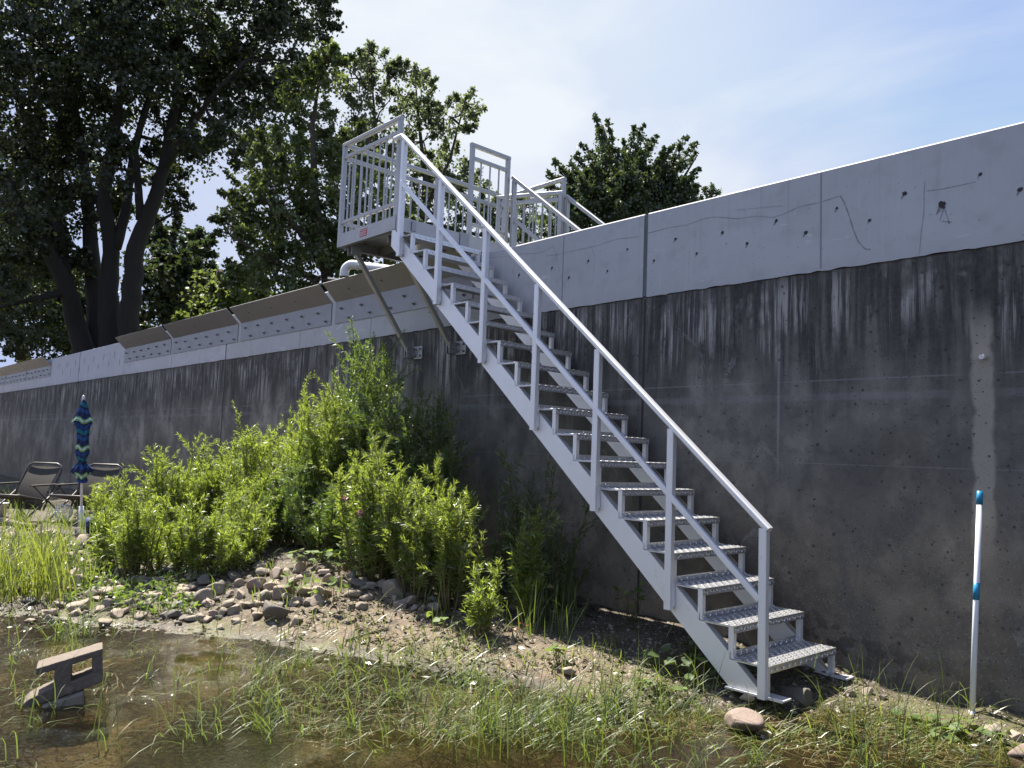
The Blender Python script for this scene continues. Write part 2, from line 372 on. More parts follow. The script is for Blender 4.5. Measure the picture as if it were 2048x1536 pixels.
# ---------------------------------------------------------------- mesh helpers
def tag(o, label=None, cat=None, group=None, kind=None):
    if label: o['label'] = label
    if cat: o['category'] = cat
    if group: o['group'] = group
    if kind: o['kind'] = kind
    return o
def empty(name, loc, label=None, cat=None, group=None):
    o = bpy.data.objects.new(name, None); COL.objects.link(o); o.location = loc; o.empty_display_size = .1
    return tag(o, label, cat, group)
def wloc(o):
    v = Vector(o.location)
    while o.parent: o = o.parent; v = v + Vector(o.location)
    return v
def basis(d, up=(0, 0, 1)):
    d = Vector(d).normalized(); u = Vector(up)
    if abs(d.dot(u)) > .995: u = Vector((1, 0, 0))
    s = d.cross(u).normalized(); return d, s, s.cross(d).normalized()
class MB:
    def __init__(s): s.v = []; s.f = []
    def add(s, vs, fs):
        k = len(s.v); s.v += [tuple(a) for a in vs]; s.f += [tuple(i+k for i in f) for f in fs]
    def box(s, x0, x1, y0, y1, z0, z1):
        s.add([(x0,y0,z0),(x1,y0,z0),(x1,y1,z0),(x0,y1,z0),(x0,y0,z1),(x1,y0,z1),(x1,y1,z1),(x0,y1,z1)],
              [(3,2,1,0),(4,5,6,7),(0,1,5,4),(1,2,6,5),(2,3,7,6),(3,0,4,7)])
    def bar(s, p0, p1, wd, ht, up=(0, 0, 1), c=.12):
        """rolled bar with eased corners; wd sideways, ht along up"""
        p0 = Vector(p0); p1 = Vector(p1); d, sd, u = basis(p1-p0, up); a, b = wd/2, ht/2; e = min(wd, ht)*c
        pr = [(-a+e,-b),(a-e,-b),(a,-b+e),(a,b-e),(a-e,b),(-a+e,b),(-a,b-e),(-a,-b+e)]
        vs = [p0+sd*q[0]+u*q[1] for q in pr] + [p1+sd*q[0]+u*q[1] for q in pr]
        s.add(vs, [(i,(i+1)%8,8+(i+1)%8,8+i) for i in range(8)] + [tuple(range(7,-1,-1)), tuple(range(8,16))])
    def tube(s, pts, rad, n=8, cap=True):
        pts = [Vector(p) for p in pts]; rs = rad if isinstance(rad, (list, tuple)) else [rad]*len(pts)
        vs = []; prev = None
        for i, p in enumerate(pts):
            d = (pts[min(i+1, len(pts)-1)]-pts[max(i-1, 0)])
            d = d.normalized() if d.length > 1e-9 else Vector((0, 0, 1))
            if prev is None: _, sd, u = basis(d)
            else:
                sd = (prev - d*prev.dot(d)); sd = sd.normalized() if sd.length > 1e-6 else basis(d)[1]; u = sd.cross(d)
            prev = sd
            for k in range(n):
                a = 2*math.pi*k/n; vs.append(p+sd*math.cos(a)*rs[i]+u*math.sin(a)*rs[i])
        fs = [(i*n+k, i*n+(k+1)%n, (i+1)*n+(k+1)%n, (i+1)*n+k) for i in range(len(pts)-1) for k in range(n)]
        if cap: fs += [tuple(range(n-1,-1,-1)), tuple(range((len(pts)-1)*n, len(pts)*n))]
        s.add(vs, fs)
    def lathe(s, prof, n=16, c=(0, 0, 0)):
        vs = [(c[0]+r*math.cos(2*math.pi*k/n), c[1]+r*math.sin(2*math.pi*k/n), c[2]+z) for r, z in prof for k in range(n)]
        fs = [(i*n+k, i*n+(k+1)%n, (i+1)*n+(k+1)%n, (i+1)*n+k) for i in range(len(prof)-1) for k in range(n)]
        fs += [tuple(range(n-1,-1,-1)), tuple(range((len(prof)-1)*n, len(prof)*n))]
        s.add(vs, fs)
    def poly(s, pts2, f0, f1):
        """prism between maps f0 and f1 of a 2D outline"""
        n = len(pts2); s.add([f0(*p) for p in pts2]+[f1(*p) for p in pts2],
              [tuple(range(n-1,-1,-1)), tuple(range(n,2*n))]+[(i,(i+1)%n,n+(i+1)%n,n+i) for i in range(n)])
    def build(s, name, mat, parent=None, smooth=False, origin=None):
        o0 = wloc(parent) if parent else Vector(origin or (0, 0, 0))
        me = bpy.data.meshes.new(name); me.from_pydata([(a[0]-o0.x, a[1]-o0.y, a[2]-o0.z) for a in s.v], [], s.f)
        bm = bmesh.new(); bm.from_mesh(me); bmesh.ops.recalc_face_normals(bm, faces=bm.faces); bm.to_mesh(me); bm.free()
        me.materials.append(M[mat] if isinstance(mat, str) else mat)
        if smooth: me.polygons.foreach_set('use_smooth', [True]*len(me.polygons))
        o = bpy.data.objects.new(name, me); COL.objects.link(o)
        if parent: o.parent = parent
        else: o.location = o0
        return o
def fast_mesh(name, V, Fq, mat, parent=None, origin=None, smooth=False):
    """quads from numpy arrays, world coordinates"""
    o0 = np.array(wloc(parent) if parent else (origin or (0, 0, 0)), float)
    me = bpy.data.meshes.new(name); nv, nf = len(V), len(Fq)
    me.vertices.add(nv); me.vertices.foreach_set('co', np.ascontiguousarray(V-o0, np.float32).ravel())
    me.loops.add(nf*4); me.loops.foreach_set('vertex_index', np.ascontiguousarray(Fq, np.int32).ravel())
    me.polygons.add(nf); me.polygons.foreach_set('loop_start', np.arange(0, nf*4, 4, dtype=np.int32))
    if smooth: me.polygons.foreach_set('use_smooth', np.ones(nf, bool))
    me.materials.append(M[mat]); me.update(calc_edges=True); me.validate()
    o = bpy.data.objects.new(name, me); COL.objects.link(o)
    if parent: o.parent = parent
    else: o.location = o0
    return o
def copy_child(src, parent, loc=None, rot=None):
    c = src.copy(); COL.objects.link(c); c.parent = parent
    if loc is not None: c.location = loc
    if rot is not None: c.rotation_euler = rot
    return c

def vnoise(x, y, seed=0):
    """smooth value noise, vectorised"""
    x = np.asarray(x, float); y = np.asarray(y, float); xi = np.floor(x).astype(np.int64); yi = np.floor(y).astype(np.int64)
    fx = x-xi; fy = y-yi; fx = fx*fx*(3-2*fx); fy = fy*fy*(3-2*fy)
    def h(a, b):
        n = (a*374761393 + b*668265263 + seed*974634777) & 0x7fffffff
        n = ((n ^ (n >> 13))*1274126177) & 0x7fffffff
        return ((n ^ (n >> 16)) & 0xffff)/65535.0
    return (h(xi,yi)*(1-fx)+h(xi+1,yi)*fx)*(1-fy) + (h(xi,yi+1)*(1-fx)+h(xi+1,yi+1)*fx)*fy

# ---------------------------------------------------------------- ground, water, land
WL = np.array([(-60,-17),(-30,-11.5),(-14,-7.6),(-9,-5.8),(-7,-4.85),(-5.9,-4.05),(-4.9,-3.4),(-4.15,-2.75),(-3.67,-2.42),(-3.2,-2.25),(-2.6,-1.92),(-2.1,-1.76),
               (-1.5,-1.63),(-1.07,-1.6),(-.8,-1.3),(-.5,-.85),(-.3,-.42),(0,-.33),(.35,-.42),(.7,-.40),(1.5,-.36),(3,-.3),(30,-.3)])
def shore_d(x, y):
    """signed distance to the water line, positive on the bank"""
    x = np.atleast_1d(np.asarray(x, float)); y = np.atleast_1d(np.asarray(y, float)); best = np.full(x.shape, 1e9)
    for (ax, ay), (bx, by) in zip(WL[:-1], WL[1:]):
        dx, dy = bx-ax, by-ay; t = np.clip(((x-ax)*dx+(y-ay)*dy)/(dx*dx+dy*dy), 0, 1)
        best = np.minimum(best, np.hypot(x-ax-t*dx, y-ay-t*dy))
    yl = np.interp(x, WL[:,0], WL[:,1]); return np.where(y > yl, best, -best)
def height(x, y):
    x = np.atleast_1d(np.asarray(x, float)); y = np.atleast_1d(np.asarray(y, float)); d = shore_d(x, y)
    z = np.where(d > 0, .14*(1-np.exp(-d*1.0))*1.15, np.maximum(-.16, .075*d))
    z = z + .26*np.exp(-(((x+5.9)/2.3)**2+((y+1.35)/1.0)**2)) + np.clip(.03*d, 0, .06)
    rough = np.clip(.5+d*1.2, .45, 1)
    z = z + rough*(.045*(vnoise(x*1.7, y*1.7, 1)-.5) + .036*(vnoise(x*5, y*5, 2)-.5) + .020*(vnoise(x*14, y*14, 3)-.5) + .010*(vnoise(x*34, y*34, 4)-.5))
    return z
def h1(x, y): return float(height(x, y)[0])
def hit(px, py):
    d = ray(px, py); prev = None
    ts = np.linspace(1.5, 40, 1600); P = CAMP[None]+d[None]*ts[:,None]
    k = np.argmax(P[:,2] < np.maximum(height(P[:,0], P[:,1]), -.02))
    return P[k] if k > 0 else P[-1]

gx = np.concatenate([np.linspace(-60,-12,90)[:-1], np.linspace(-12,-7.5,90)[:-1], np.linspace(-7.5,2.2,300)[:-1], np.linspace(2.2,30,40)])
gy = np.concatenate([np.linspace(-60,-7,40)[:-1], np.linspace(-7,0.02,220)])
XX, YY = np.meshgrid(gx, gy); nx, ny = len(gx), len(gy)
V = np.stack([XX.ravel(), YY.ravel(), height(XX.ravel(), YY.ravel())], -1)
I = np.arange(nx*ny).reshape(ny, nx); Fq = np.stack([I[:-1,:-1], I[:-1,1:], I[1:,1:], I[1:,:-1]], -1).reshape(-1, 4)
ground = tag(fast_mesh('ground', V, Fq, 'river_mud', smooth=True), kind='structure')
wb = MB(); wb.add([(-400,-400,0),(400,-400,0),(400,-.02,0),(-400,-.02,0)], [(0,1,2,3)])
tag(wb.build('water', 'shallow_water'), kind='structure')
lb = MB(); lb.add([(-900,.36,3.28),(900,.36,3.28),(900,1800,3.28),(-900,1800,3.28)], [(0,1,2,3)])
tag(lb.build('land', 'land_turf'), kind='structure')

# ---------------------------------------------------------------- sea wall
ZJ, ZT = 2.905, 3.665
wall = empty('retaining_wall', (0, 0, 0), 'long grey concrete retaining wall with a pale newer cap along the shore', 'wall')
JX = [-38.2, -29.2, -20.25, -11.25, -2.33, 6.6, 15.5]
b = MB(); b.box(-120, 22, .012, .40, -.6, ZJ); b.build('wall_base', 'old_concrete', wall)
xs = [-120]+JX+[22]
for a, c in zip(xs[:-1], xs[1:]):
    a2, c2 = a+.022, c-.022; n = max(8, int((c2-a2)/.05)) if a2 > -45 else 40
    t = np.linspace(a2, c2, n); rr = RNG.normal(0, 1, n)
    lo = ZJ+.004+.0012*(vnoise(t*1.3, t*0, 9)-.5)*2+.004*(vnoise(t*11, t*0, 5)-.5)*2+.0022*rr
    cb = MB(); prof = lambda xx, zz: [(xx,0,zz),(xx,0,ZT-.012),(xx,.012,ZT),(xx,.38,ZT),(xx,.38,ZJ+.05)]
    vs = []; fs = []
    for i in range(n): vs += prof(t[i], lo[i])
    for i in range(n-1):
        for k in range(4): fs.append((i*5+k, (i+1)*5+k, (i+1)*5+k+1, i*5+k+1))
        fs.append((i*5, i*5+4, (i+1)*5+4, (i+1)*5))
    fs += [(0,1,2,3,4), tuple((n-1)*5+k for k in (4,3,2,1,0))]
    cb.add(vs, fs); cb.build('cap_panel', 'cap_concrete_pale' if c < -10 else 'cap_concrete', wall)
for x in JX[:-1]:
    b = MB(); b.box(x-.016, x+.016, .006, .35, ZJ+.01, ZT-.012); b.build('joint_filler', 'joint_sealant', wall)
    b = MB(); b.box(x-.010, x+.010, .0085, .02, -.3, ZJ-.012); b.build('joint_groove', 'hole_dark', wall)
for x in (-.71, -3.34, -5.35, -6.75, -8.64, -13.80, -16.66, -24.7):   # shallow control grooves in the cap
    b = MB(); b.box(x-.006, x+.006, -.0015, .004, ZJ+.02, ZT-.02); b.build('control_groove', 'scratch_line', wall)
def blot(mb, cx, cz, r, seed, y=-.0022, sx=1.0, sz=1.0, n=14):
    rnd = random.Random(seed)
    vs = [(cx, y, cz)]
    for k in range(n):
        a = 2*math.pi*k/n; q = r*rnd.uniform(.65, 1.2); vs.append((cx+math.cos(a)*q*sx, y, cz+math.sin(a)*q*sz))
    mb.add(vs, [(0, 1+k, 1+(k+1) % n) for k in range(n)])
holes = [(190,635),(75,750),(303,712),(440,600),(573,658),(727,538),(885,600),(1050,470),(1225,535),(1412,392),(1612,452),(1815,290),(2028,370)]
HP = [(1280+a*.375, 240+b_*.375, 1.0) for a, b_ in holes]
HP += [(640+a/3.2, 200+b_/3.2, .9) for a, b_ in ((1485,1075),(1275,1120),(1595,1135),(1718,1030),(1840,1095),(1968,955))]
for i, (px, py, s_) in enumerate(HP):
    p = at_y(px, py, 0); r = (.016 if i != 10 else .026)*s_*random.uniform(.75, 1.15)
    sm = MB(); sm.add([(p[0]-r*.8,-.0012,p[2]+r*.3),(p[0]+r*.7,-.0012,p[2]-r*.2),(p[0]-r*.7,-.0012,p[2]-r*random.uniform(1.3, 2.6)),(p[0]-r*random.uniform(1.2, 1.8),-.0012,p[2]-r*2.4)], [(0,1,2,3)])
    h = MB(); blot(h, p[0], p[2], r, i); ho = h.build('anchor_hole', 'hole_dark', wall)
    sm.build('stain', 'smear_grey', ho)
for i in range(7):
    for j, (z0, n0) in enumerate(((3.42, 0), (3.22, 1))):
        x = -22.2+i*.80+j*.4; h = MB(); h.add([(x-.022,-.002,z0+.05),(x+.022,-.002,z0+.05),(x-.004,-.002,z0-.09),(x-.035,-.002,z0-.08)], [(0,1,2,3)])
        h.build('anchor_hole', 'smear_grey', wall)
def scratch(pix, wd=.006, name='scratch'):
    pts = [at_y(px, py, 0) for px, py in pix]; q = []
    for a, c in zip(pts[:-1], pts[1:]):
        for t in np.linspace(0, 1, 7)[:-1]: q.append(a*(1-t)+c*t)
    q.append(pts[-1]); m = MB()
    for a, c in zip(q[:-1], q[1:]):
        d = np.array([c[0]-a[0], c[2]-a[2]]); d /= np.linalg.norm(d); wd2 = wd*.7; nx_, nz_ = -d[1]*wd2/2*random.uniform(.4, 1.2), d[0]*wd2/2*random.uniform(.4, 1.2)
        m.add([(a[0]-nx_,-.0016,a[2]-nz_),(c[0]-nx_,-.0016,c[2]-nz_),(c[0]+nx_,-.0016,c[2]+nz_),(a[0]+nx_,-.0016,a[2]+nz_)], [(0,1,2,3)])
    m.build(name, 'scratch_line', wall)
z7 = lambda l: [(1280+a*.375, 240+b_*.375) for a, b_ in l]
scratch(z7([(40,605),(150,575),(250,560),(330,530),(400,516),(520,527),(620,512),(710,520),(770,500),(850,462),(950,442),(1020,420),(1068,404)]), .007)
scratch(z7([(1068,404),(1090,440),(1112,500),(1140,590),(1165,650),(1200,688),(1230,690)]), .013)
scratch(z7([(1520,330),(1515,380),(1515,480),(1500,600),(1490,720)]), .006)
scratch(z7([(1520,380),(1600,370),(1700,350),(1790,330)]), .008)
scratch(z7([(1620,470),(1600,535)]), .014); scratch(z7([(1625,470),(1650,555)]), .014); scratch(z7([(1610,540),(1665,545)]), .008)
scratch(z7([(515,480),(620,470),(760,458)]), .005)
scratch([(640+a/3.2, 200+b_/3.2) for a, b_ in ((1075,1010),(1200,1000),(1290,985),(1400,980),(1450,960),(1495,935),(1510,980),(1530,1080),(1550,1160),(1580,1205))], .006)
scratch([(640+a/3.2, 200+b_/3.2) for a, b_ in ((1440,1000),(1520,990),(1650,960),(1760,935),(1900,890),(2040,875))], .006)
scratch([(640+a/3.2, 200+b_/3.2) for a, b_ in ((1740,925),(1755,1010),(1752,1100),(1740,1180))], .004)
# stub of a form tie in the pale wash-down
p = at_y(1966, 714, .01); b = MB(); b.tube([(p[0],.012,p[2]),(p[0]+.004,-.035,p[2]-.004)], .016, 10); b.build('form_tie', 'sticker_white', wall)

# ---------------------------------------------------------------- wave deflector plates
def bolt_mesh():
    m = MB(); n = 14
    m.v = []; m.f = []
    def ring(y0, y1, r, k):
        vs = [(r*math.cos(2*math.pi*i/k), y, r*math.sin(2*math.pi*i/k)) for y in (y0, y1) for i in range(k)]
        m.add(vs, [(i,(i+1)%k,k+(i+1)%k,k+i) for i in range(k)]+[tuple(range(k)), tuple(range(2*k-1,k-1,-1))])
    ring(0, -.004, .024, n); ring(-.004, -.020, .017, 6); ring(-.020, -.038, .009, 10)
    return m
bolt0 = None
def plate(x0, x1, label, nb):
    global bolt0
    e = empty('deflector_plate', ((x0+x1)/2, 0, 3.17), label, 'metal plate', 'bent metal plates bolted along the wall cap')
    y0 = -.012; t = .012; za, zb, zc = 3.175, 3.475, 3.70; yo = -.235
    m = MB()
    o = [(y0,za),(y0,zb),(yo,zc),(yo+t*.75,zc+t*.7),(y0+t*.9,zb+.006),(y0+t*.9,za)]
    m.poly(o, lambda y, z: (x0, y, z), lambda y, z: (x1, y, z)); m.build('bent_sheet', 'plate_steel', e)
    for j in range(nb):
        for row in (0, 1):
            x = x0+.16+(x1-x0-.3)*(j+(.0 if row == 0 else .45))/(nb-.55); z = 3.375 if row == 0 else 3.235
            x += random.uniform(-.02, .02)
            loc = Vector((x, y0, z+random.uniform(-.012, .012)))-Vector(e.location)
            if bolt0 is None:
                bolt0 = bolt_mesh().build('bolt', 'bolt_steel', None); bolt0.parent = e; bolt0.location = loc
            else: copy_child(bolt0, e, loc, (0, random.uniform(0, 1), 0))
        if j % 2 == 0:
            q = MB(); x = x0+.5+(x1-x0-1.0)*j/max(1, nb-1); q.tube([(x, -.118, 3.586), (x, -.132, 3.572)], .012, 8)
            q.build('stud', 'bolt_steel', e)
plate(-7.65, -4.70, 'grey bent metal plate under the landing braces and white pipe', 6)
plate(-10.68, -7.76, 'grey bent metal plate next left of the one under the landing', 6)
plate(-13.74, -10.80, 'grey bent metal plate second from the left end of the near row', 6)
plate(-16.66, -13.85, 'leftmost grey bent metal plate of the near row, beside the bare pale cap', 6)
plate(-25.95, -23.05, 'grey bent metal plate at the right end of the far left row', 6)
plate(-29.0, -26.03, 'grey bent metal plate second from the right end of the far left row', 6)
plate(-32.0, -29.08, 'grey bent metal plate at the left edge of the photo in the far row', 6)

# ---------------------------------------------------------------- aluminium staircase
RUN, RISE, X0, Z0 = .2318, .2, -.5438, .259
SL = RISE/RUN
st = empty('metal_staircase', (-2.6, -.55, .08), 'silver aluminium staircase with open treads climbing the wall to a railed landing', 'staircase')
YN, YF = -1.0, -.10
def line_top(x): return .272 + SL*(-.78-x)
def stringer(yw, name='stringer'):
    """channel: web facing the water, flanges towards the wall"""
    xb0, xb1, zb = -.80, -.555, .088
    xt = -4.86; dv = .205; m = MB()
    o = [(xb1+.0, zb), (xb0, zb), (xt, line_top(xt)-dv), (xt, line_top(xt))]
    o[0] = (-.78+(.272-zb)/SL, zb); o[1] = (-.78+(.272-dv-zb)/SL, zb)
    m.poly(o, lambda x, z: (x, yw, z), lambda x, z: (x, yw+.007, z))
    for dz in (0, -dv):
        xa = -.78+(.272+dz-zb)/SL; nrm = .007
        q = [(xa, zb), (xt, line_top(xt)+dz), (xt, line_top(xt)+dz+(-.009 if dz == 0 else .009)), (xa-(.010 if dz == 0 else -.010), zb)]
        q[3] = (xa+(-.0104 if dz == 0 else .0104), zb)
        m.poly(q, lambda x, z: (x, yw+.0075, z), lambda x, z: (x, yw+.055, z))
    s_ = m.build(name, 'aluminium', st)
    f = MB(); f.box(-.82, -.43, yw-.02, yw+.09, zb-.012, zb-.001); f.build('foot_plate', 'aluminium', s_)
    return s_
stringer(YN); stringer(YF-.055)
# tread of raised-lug plate
def tread_mesh(yl=.90, dp=.25):
    m = MB(); x1, x0 = 0.0, -dp; t = .005
    m.box(x0, x1, 0, yl, -t, 0); m.box(x1, x1+t, 0, yl, -.045, 0); m.box(x0-t, x0, 0, yl, -t, .042)
    for i in range(int(yl/.036)):
        for j in range(int(dp/.034)):
            cx, cy = x0+.022+j*.0345, .018+i*.036; a = math.pi/4 if (i+j) % 2 else -math.pi/4
            c, s = math.cos(a), math.sin(a); l, wd, h = .0205, .0070, .0055
            pts = [(-l,0,0.0004),(0,-wd,.0004),(l,0,.0004),(0,wd,.0004),(-l*.35,0,h),(l*.35,0,h)]
            m.add([(cx+p[0]*c-p[1]*s, cy+p[0]*s+p[1]*c, p[2]) for p in pts], [(0,1,5,4),(1,2,5),(2,3,4,5),(3,0,4)])
        for face in (0, 1):
            cy = .018+i*.036; xx = x1+t+.0004 if face == 0 else x0+.0004; zc = -.023 if face == 0 else .020
            for zo in (0,):
                a = math.pi/4 if (i+(zo > 0)) % 2 else -math.pi/4
                c, s = math.cos(a), math.sin(a); l, wd, h = .0205, .0062, .0050
                pts = [(-l,0,0),(0,-wd,0),(l,0,0),(0,wd,0),(-l*.35,0,h),(l*.35,0,h)]
                m.add([(xx+p[2], cy+p[0]*c-p[1]*s, zc+zo+p[0]*s+p[1]*c) for p in pts], [(0,1,5,4),(1,2,5),(2,3,4,5),(3,0,4)])
    return m
def bracket_mesh(hgt=.196):
    m = MB(); m.box(-.036, 0, 0, .005, -hgt, -.006); m.box(-.006, 0, .005, .034, -hgt, -.006)
    m.box(-.245, -.036, 0, .034, -.0110, -.0058)
    return m
t0 = b0 = None
for i in range(18):
    loc = Vector((X0-RUN*i, YN, Z0+RISE*i))-Vector(st.location)
    if t0 is None:
        t0 = tread_mesh().build('tread', 'aluminium_tread', None); t0.parent = st; t0.location = loc; tr = t0
        b0 = bracket_mesh().build('bracket', 'aluminium', None); b0.parent = tr; b0.location = (0, .003, 0); br = b0
    else:
        tr = copy_child(t0, st, loc); copy_child(b0, tr, (0, .003, 0))
    copy_child(b0, tr, (0, .86, 0))
# handrail on the water side
YP = -1.033
def hr(x): return 1.135 + .868*(-.55-x)
def mr_(x): return .655 + .868*(-.55-x)
PX = [-4.655, -3.99, -3.295, -2.61, -1.935, -1.25, -.55]
zb_ = [3.44, 2.87, 2.27, 1.685, 1.09, .49, .078]
for x, z in zip(PX, zb_):
    m = MB(); m.bar((x, YP, z), (x, YP, hr(x)-.045), .052, .052, (0, 1, 0)); po = m.build('handrail_post', 'aluminium', st)
    k = MB(); k.box(x+.027, x+.032, YP-.004, YP+.030, z+.02, z+.19); k.build('weld_plate', 'aluminium', po)
m = MB(); m.bar((-4.70, YP, hr(-4.70)-.022), (-.515, YP, hr(-.515)-.022), .055, .040, (0, 0, 1), .22); m.bar((-4.84, YP, hr(-4.70)-.022), (-4.695, YP, hr(-4.70)-.022), .055, .040, (0, 0, 1), .22)
m.build('handrail', 'aluminium', st)
m = MB(); m.bar((-4.67, YP-.012, mr_(-4.67)-.012), (-.57, YP-.012, mr_(-.57)-.012), .030, .040, (0, 0, 1)); m.build('mid_rail', 'aluminium', st)

# landing
LX0, LX1, LY0, LY1 = -5.965, -4.80, -1.0, 1.52
ZF0, ZF1, ZTOP = 3.755, 3.905, 4.98
m = MB(); m.box(LX0, LX1-.001, LY0, LY0+.008, ZF0, ZF1); m.box(LX0, LX0+.008, LY0+.008, LY1, ZF0, ZF1); m.box(LX1-.008, LX1, LY0+.008, LY1, ZF0, ZF1); m.box(LX0+.008, LX1-.008, LY1-.008, LY1, ZF0, ZF1)
for y0 in (LY0+.008, LY1-.055): m.box(LX0+.01, LX1-.01, y0, y0+.045, ZF0, ZF0+.007)
for x0 in (LX0+.010, LX1-.056): m.box(x0, x0+.045, LY0+.055, LY1-.06, ZF0+.001, ZF0+.008)
land_ = m.build('landing_frame', 'aluminium_grey', st)
m = MB(); m.box(LX0+.009, LX1-.009, LY0+.009, LY1-.009, 3.862, 3.868); m.build('deck', 'aluminium_tread', land_)
m = MB()
for y in (-.45, .1, .65): m.box(LX0+.009, LX1-.009, y, y+.007, ZF0+.02, 3.861)
m.build('joist', 'aluminium_grey', land_)
m = MB()
for y in (.06, .30): m.box(LX0+.05, LX1-.05, y, y+.05, ZT+.001, ZF0-.001)
m.build('wall_saddle', 'aluminium_grey', land_)
m = MB(); m.box(LX1+.001, LX1+.012, -.80, -.745, ZF0+.03, ZF1-.02); m.build('splice_plate', 'bolt_steel', land_); m = MB(); m.box(LX1+.001, LX1+.012, -.15, -.02, ZF0+.005, ZF1+.01); m.build('splice_plate', 'bolt_steel', land_)
# warning sticker
xa, xb, za, zb2 = -5.525, -5.395, 3.80, 3.925
m = MB(); P4 = [at_y(640+a/3.2, 200+b_/3.2, LY0) for a, b_ in ((258,795),(302,795),(302,855),(258,855))]
xa, xb = P4[0][0], P4[1][0]; za, zb2 = ZF0+.035, ZF1-.018
m.box(xa, xb, LY0-.002, LY0-.0005, za, zb2); sk = m.build('warning_sticker', 'sticker_red', st)
m = MB(); hgt = zb2-za; m.box(xa, xb, LY0-.003, LY0-.0021, zb2-hgt*.30, zb2); 
for zf in (.10,): m.box(xa+.004, xb-.004, LY0-.003, LY0-.0021, za+hgt*zf, za+hgt*(zf+.07))
rr = random.Random(3)
for zf in (.28, .46):
    xx = xa+.010
    while xx < xb-.02:
        l = rr.uniform(.008, .018); m.box(xx, min(xx+l, xb-.008), LY0-.003, LY0-.0021, za+hgt*zf, za+hgt*(zf+.10)); xx += l+.006
m.build('print', 'sticker_white', sk)
m = MB(); xx = xa+.008
while xx < xb-.015:
    l = rr.uniform(.008, .02); m.box(xx, min(xx+l, xb-.006), LY0-.0042, LY0-.0031, zb2-hgt*.22, zb2-hgt*.09); xx += l+.005
m.build('print', 'sticker_red', sk)

bal0 = {}
def panel(p0, p1, nb, posts=(True, True), ztop=ZTOP, zmid=None, zlow=4.06, zb=ZF0, name='guard_panel', low=True, extra=()):
    """railing panel between two plan points: posts, top rail, second rail, low rail, balusters"""
    p0 = Vector((*p0, 0)); p1 = Vector((*p1, 0)); d = (p1-p0).normalized(); L_ = (p1-p0).length
    zmid = zmid if zmid is not None else ztop-.15
    e = bpy.data.objects.new(name, None); COL.objects.link(e); e.parent = st; e.location = Vector((p0.x, p0.y, zb))-Vector(st.location); e.empty_display_size = .05
    q = lambda t, z: (p0.x+d.x*t, p0.y+d.y*t, z)
    m = MB(); m.bar(q(-.024 if posts[0] else .026, ztop-.022), q(L_+.024 if posts[1] else L_-.026, ztop-.022), .050, .045); m.build('top_rail', 'aluminium_grey', e)
    m = MB(); m.bar(q(.027, zmid-.022), q(L_-.027, zmid-.022), .034, .045); m.build('second_rail', 'aluminium_grey', e)
    if low:
        m = MB(); m.bar(q(.027, zlow-.02), q(L_-.027, zlow-.02), .034, .042); m.build('low_rail', 'aluminium_grey', e)
    for t, on in ((0, posts[0]), (L_, posts[1])):
        if on:
            m = MB(); m.bar(q(t, zb+.005), q(t, ztop-.046), .050, .050, (d.x, d.y, 0)); m.build('guard_post', 'aluminium_grey', e)
    for t in extra:
        m = MB(); m.bar(q(t, zb+.01), q(t, ztop-.046), .046, .046, (d.x, d.y, 0)); m.build('guard_post', 'aluminium_grey', e)
    zb0, zt0 = (zb+.10 if low else zb+.05), zmid-.040
    for i in range(nb):
        t = L_*(i+1)/(nb+1)
        if any(abs(t-x) < .035 for x in extra): continue
        key = (round(zb0, 3), round(zt0, 3)); loc = d*t
        if key not in bal0:
            m = MB(); m.bar((0, 0, zb0-zb), (0, 0, zt0-zb), .016, .016, (0, 1, 0)); o = m.build('baluster', 'aluminium_grey', None)
            o.parent = e; o.location = loc; bal0[key] = o
        else: copy_child(bal0[key], e, loc)
    return e
panel((LX0+.025, LY0+.02), (LX1-.026, LY0+.02), 8)
panel((LX0+.025, LY0+.02), (LX0+.025, LY1-.025), 20, (False, True), extra=(.02+.44*.0+1.31,))
panel((LX1-.026, .0), (LX1-.026, .545), 3)
panel((LX0+.05, LY1-.026), (LX1-.026, LY1-.026), 8, (False, True))
panel((-5.52, 1.03), (-4.79, 1.41), 6, ztop=4.775, zmid=4.69, zlow=3.99, zb=3.80, name='gate')
# stair down to the land
def landrail(y, x_end, mid=True):
    f = lambda x: 4.765-.775*(x+4.80)
    e = bpy.data.objects.new('land_stair_rail', None); COL.objects.link(e); e.parent = st; e.location = Vector((-4.78, y, 3.3))-Vector(st.location)
    m = MB(); m.bar((-4.78, y, f(-4.78)-.02), (x_end, y, f(x_end)-.02), .050, .045); m.build('handrail', 'aluminium_grey', e)
    for x, zb in ((-4.755, ZF0), (x_end+.03, 3.29)):
        m = MB(); m.bar((x, y, zb), (x, y, f(x)-.045), .05, .05, (0, 1, 0)); m.build('handrail_post', 'aluminium_grey', e)
    if mid:
        m = MB(); m.bar((-4.73, y, f(-4.73)-.50), (x_end, y, f(x_end)-.50), .034, .042); m.build('mid_rail', 'aluminium_grey', e)
landrail(.595, -3.42); landrail(1.50, -3.42)
m = MB()
for k in (1, 2): m.box(-4.79+.25*(k-1), -4.79+.25*k, .63, 1.46, 3.865-.2*k, 3.872-.2*k)
m.build('land_tread', 'aluminium_tread', st)
for y in (.625, 1.45):
    m = MB(); m.poly([(-4.79, 3.64), (-4.79, 3.80), (-4.10, 3.29), (-4.30, 3.29)], lambda x, z: (x, y, z), lambda x, z: (x, y+.008, z)); m.build('land_stringer', 'aluminium_grey', st)
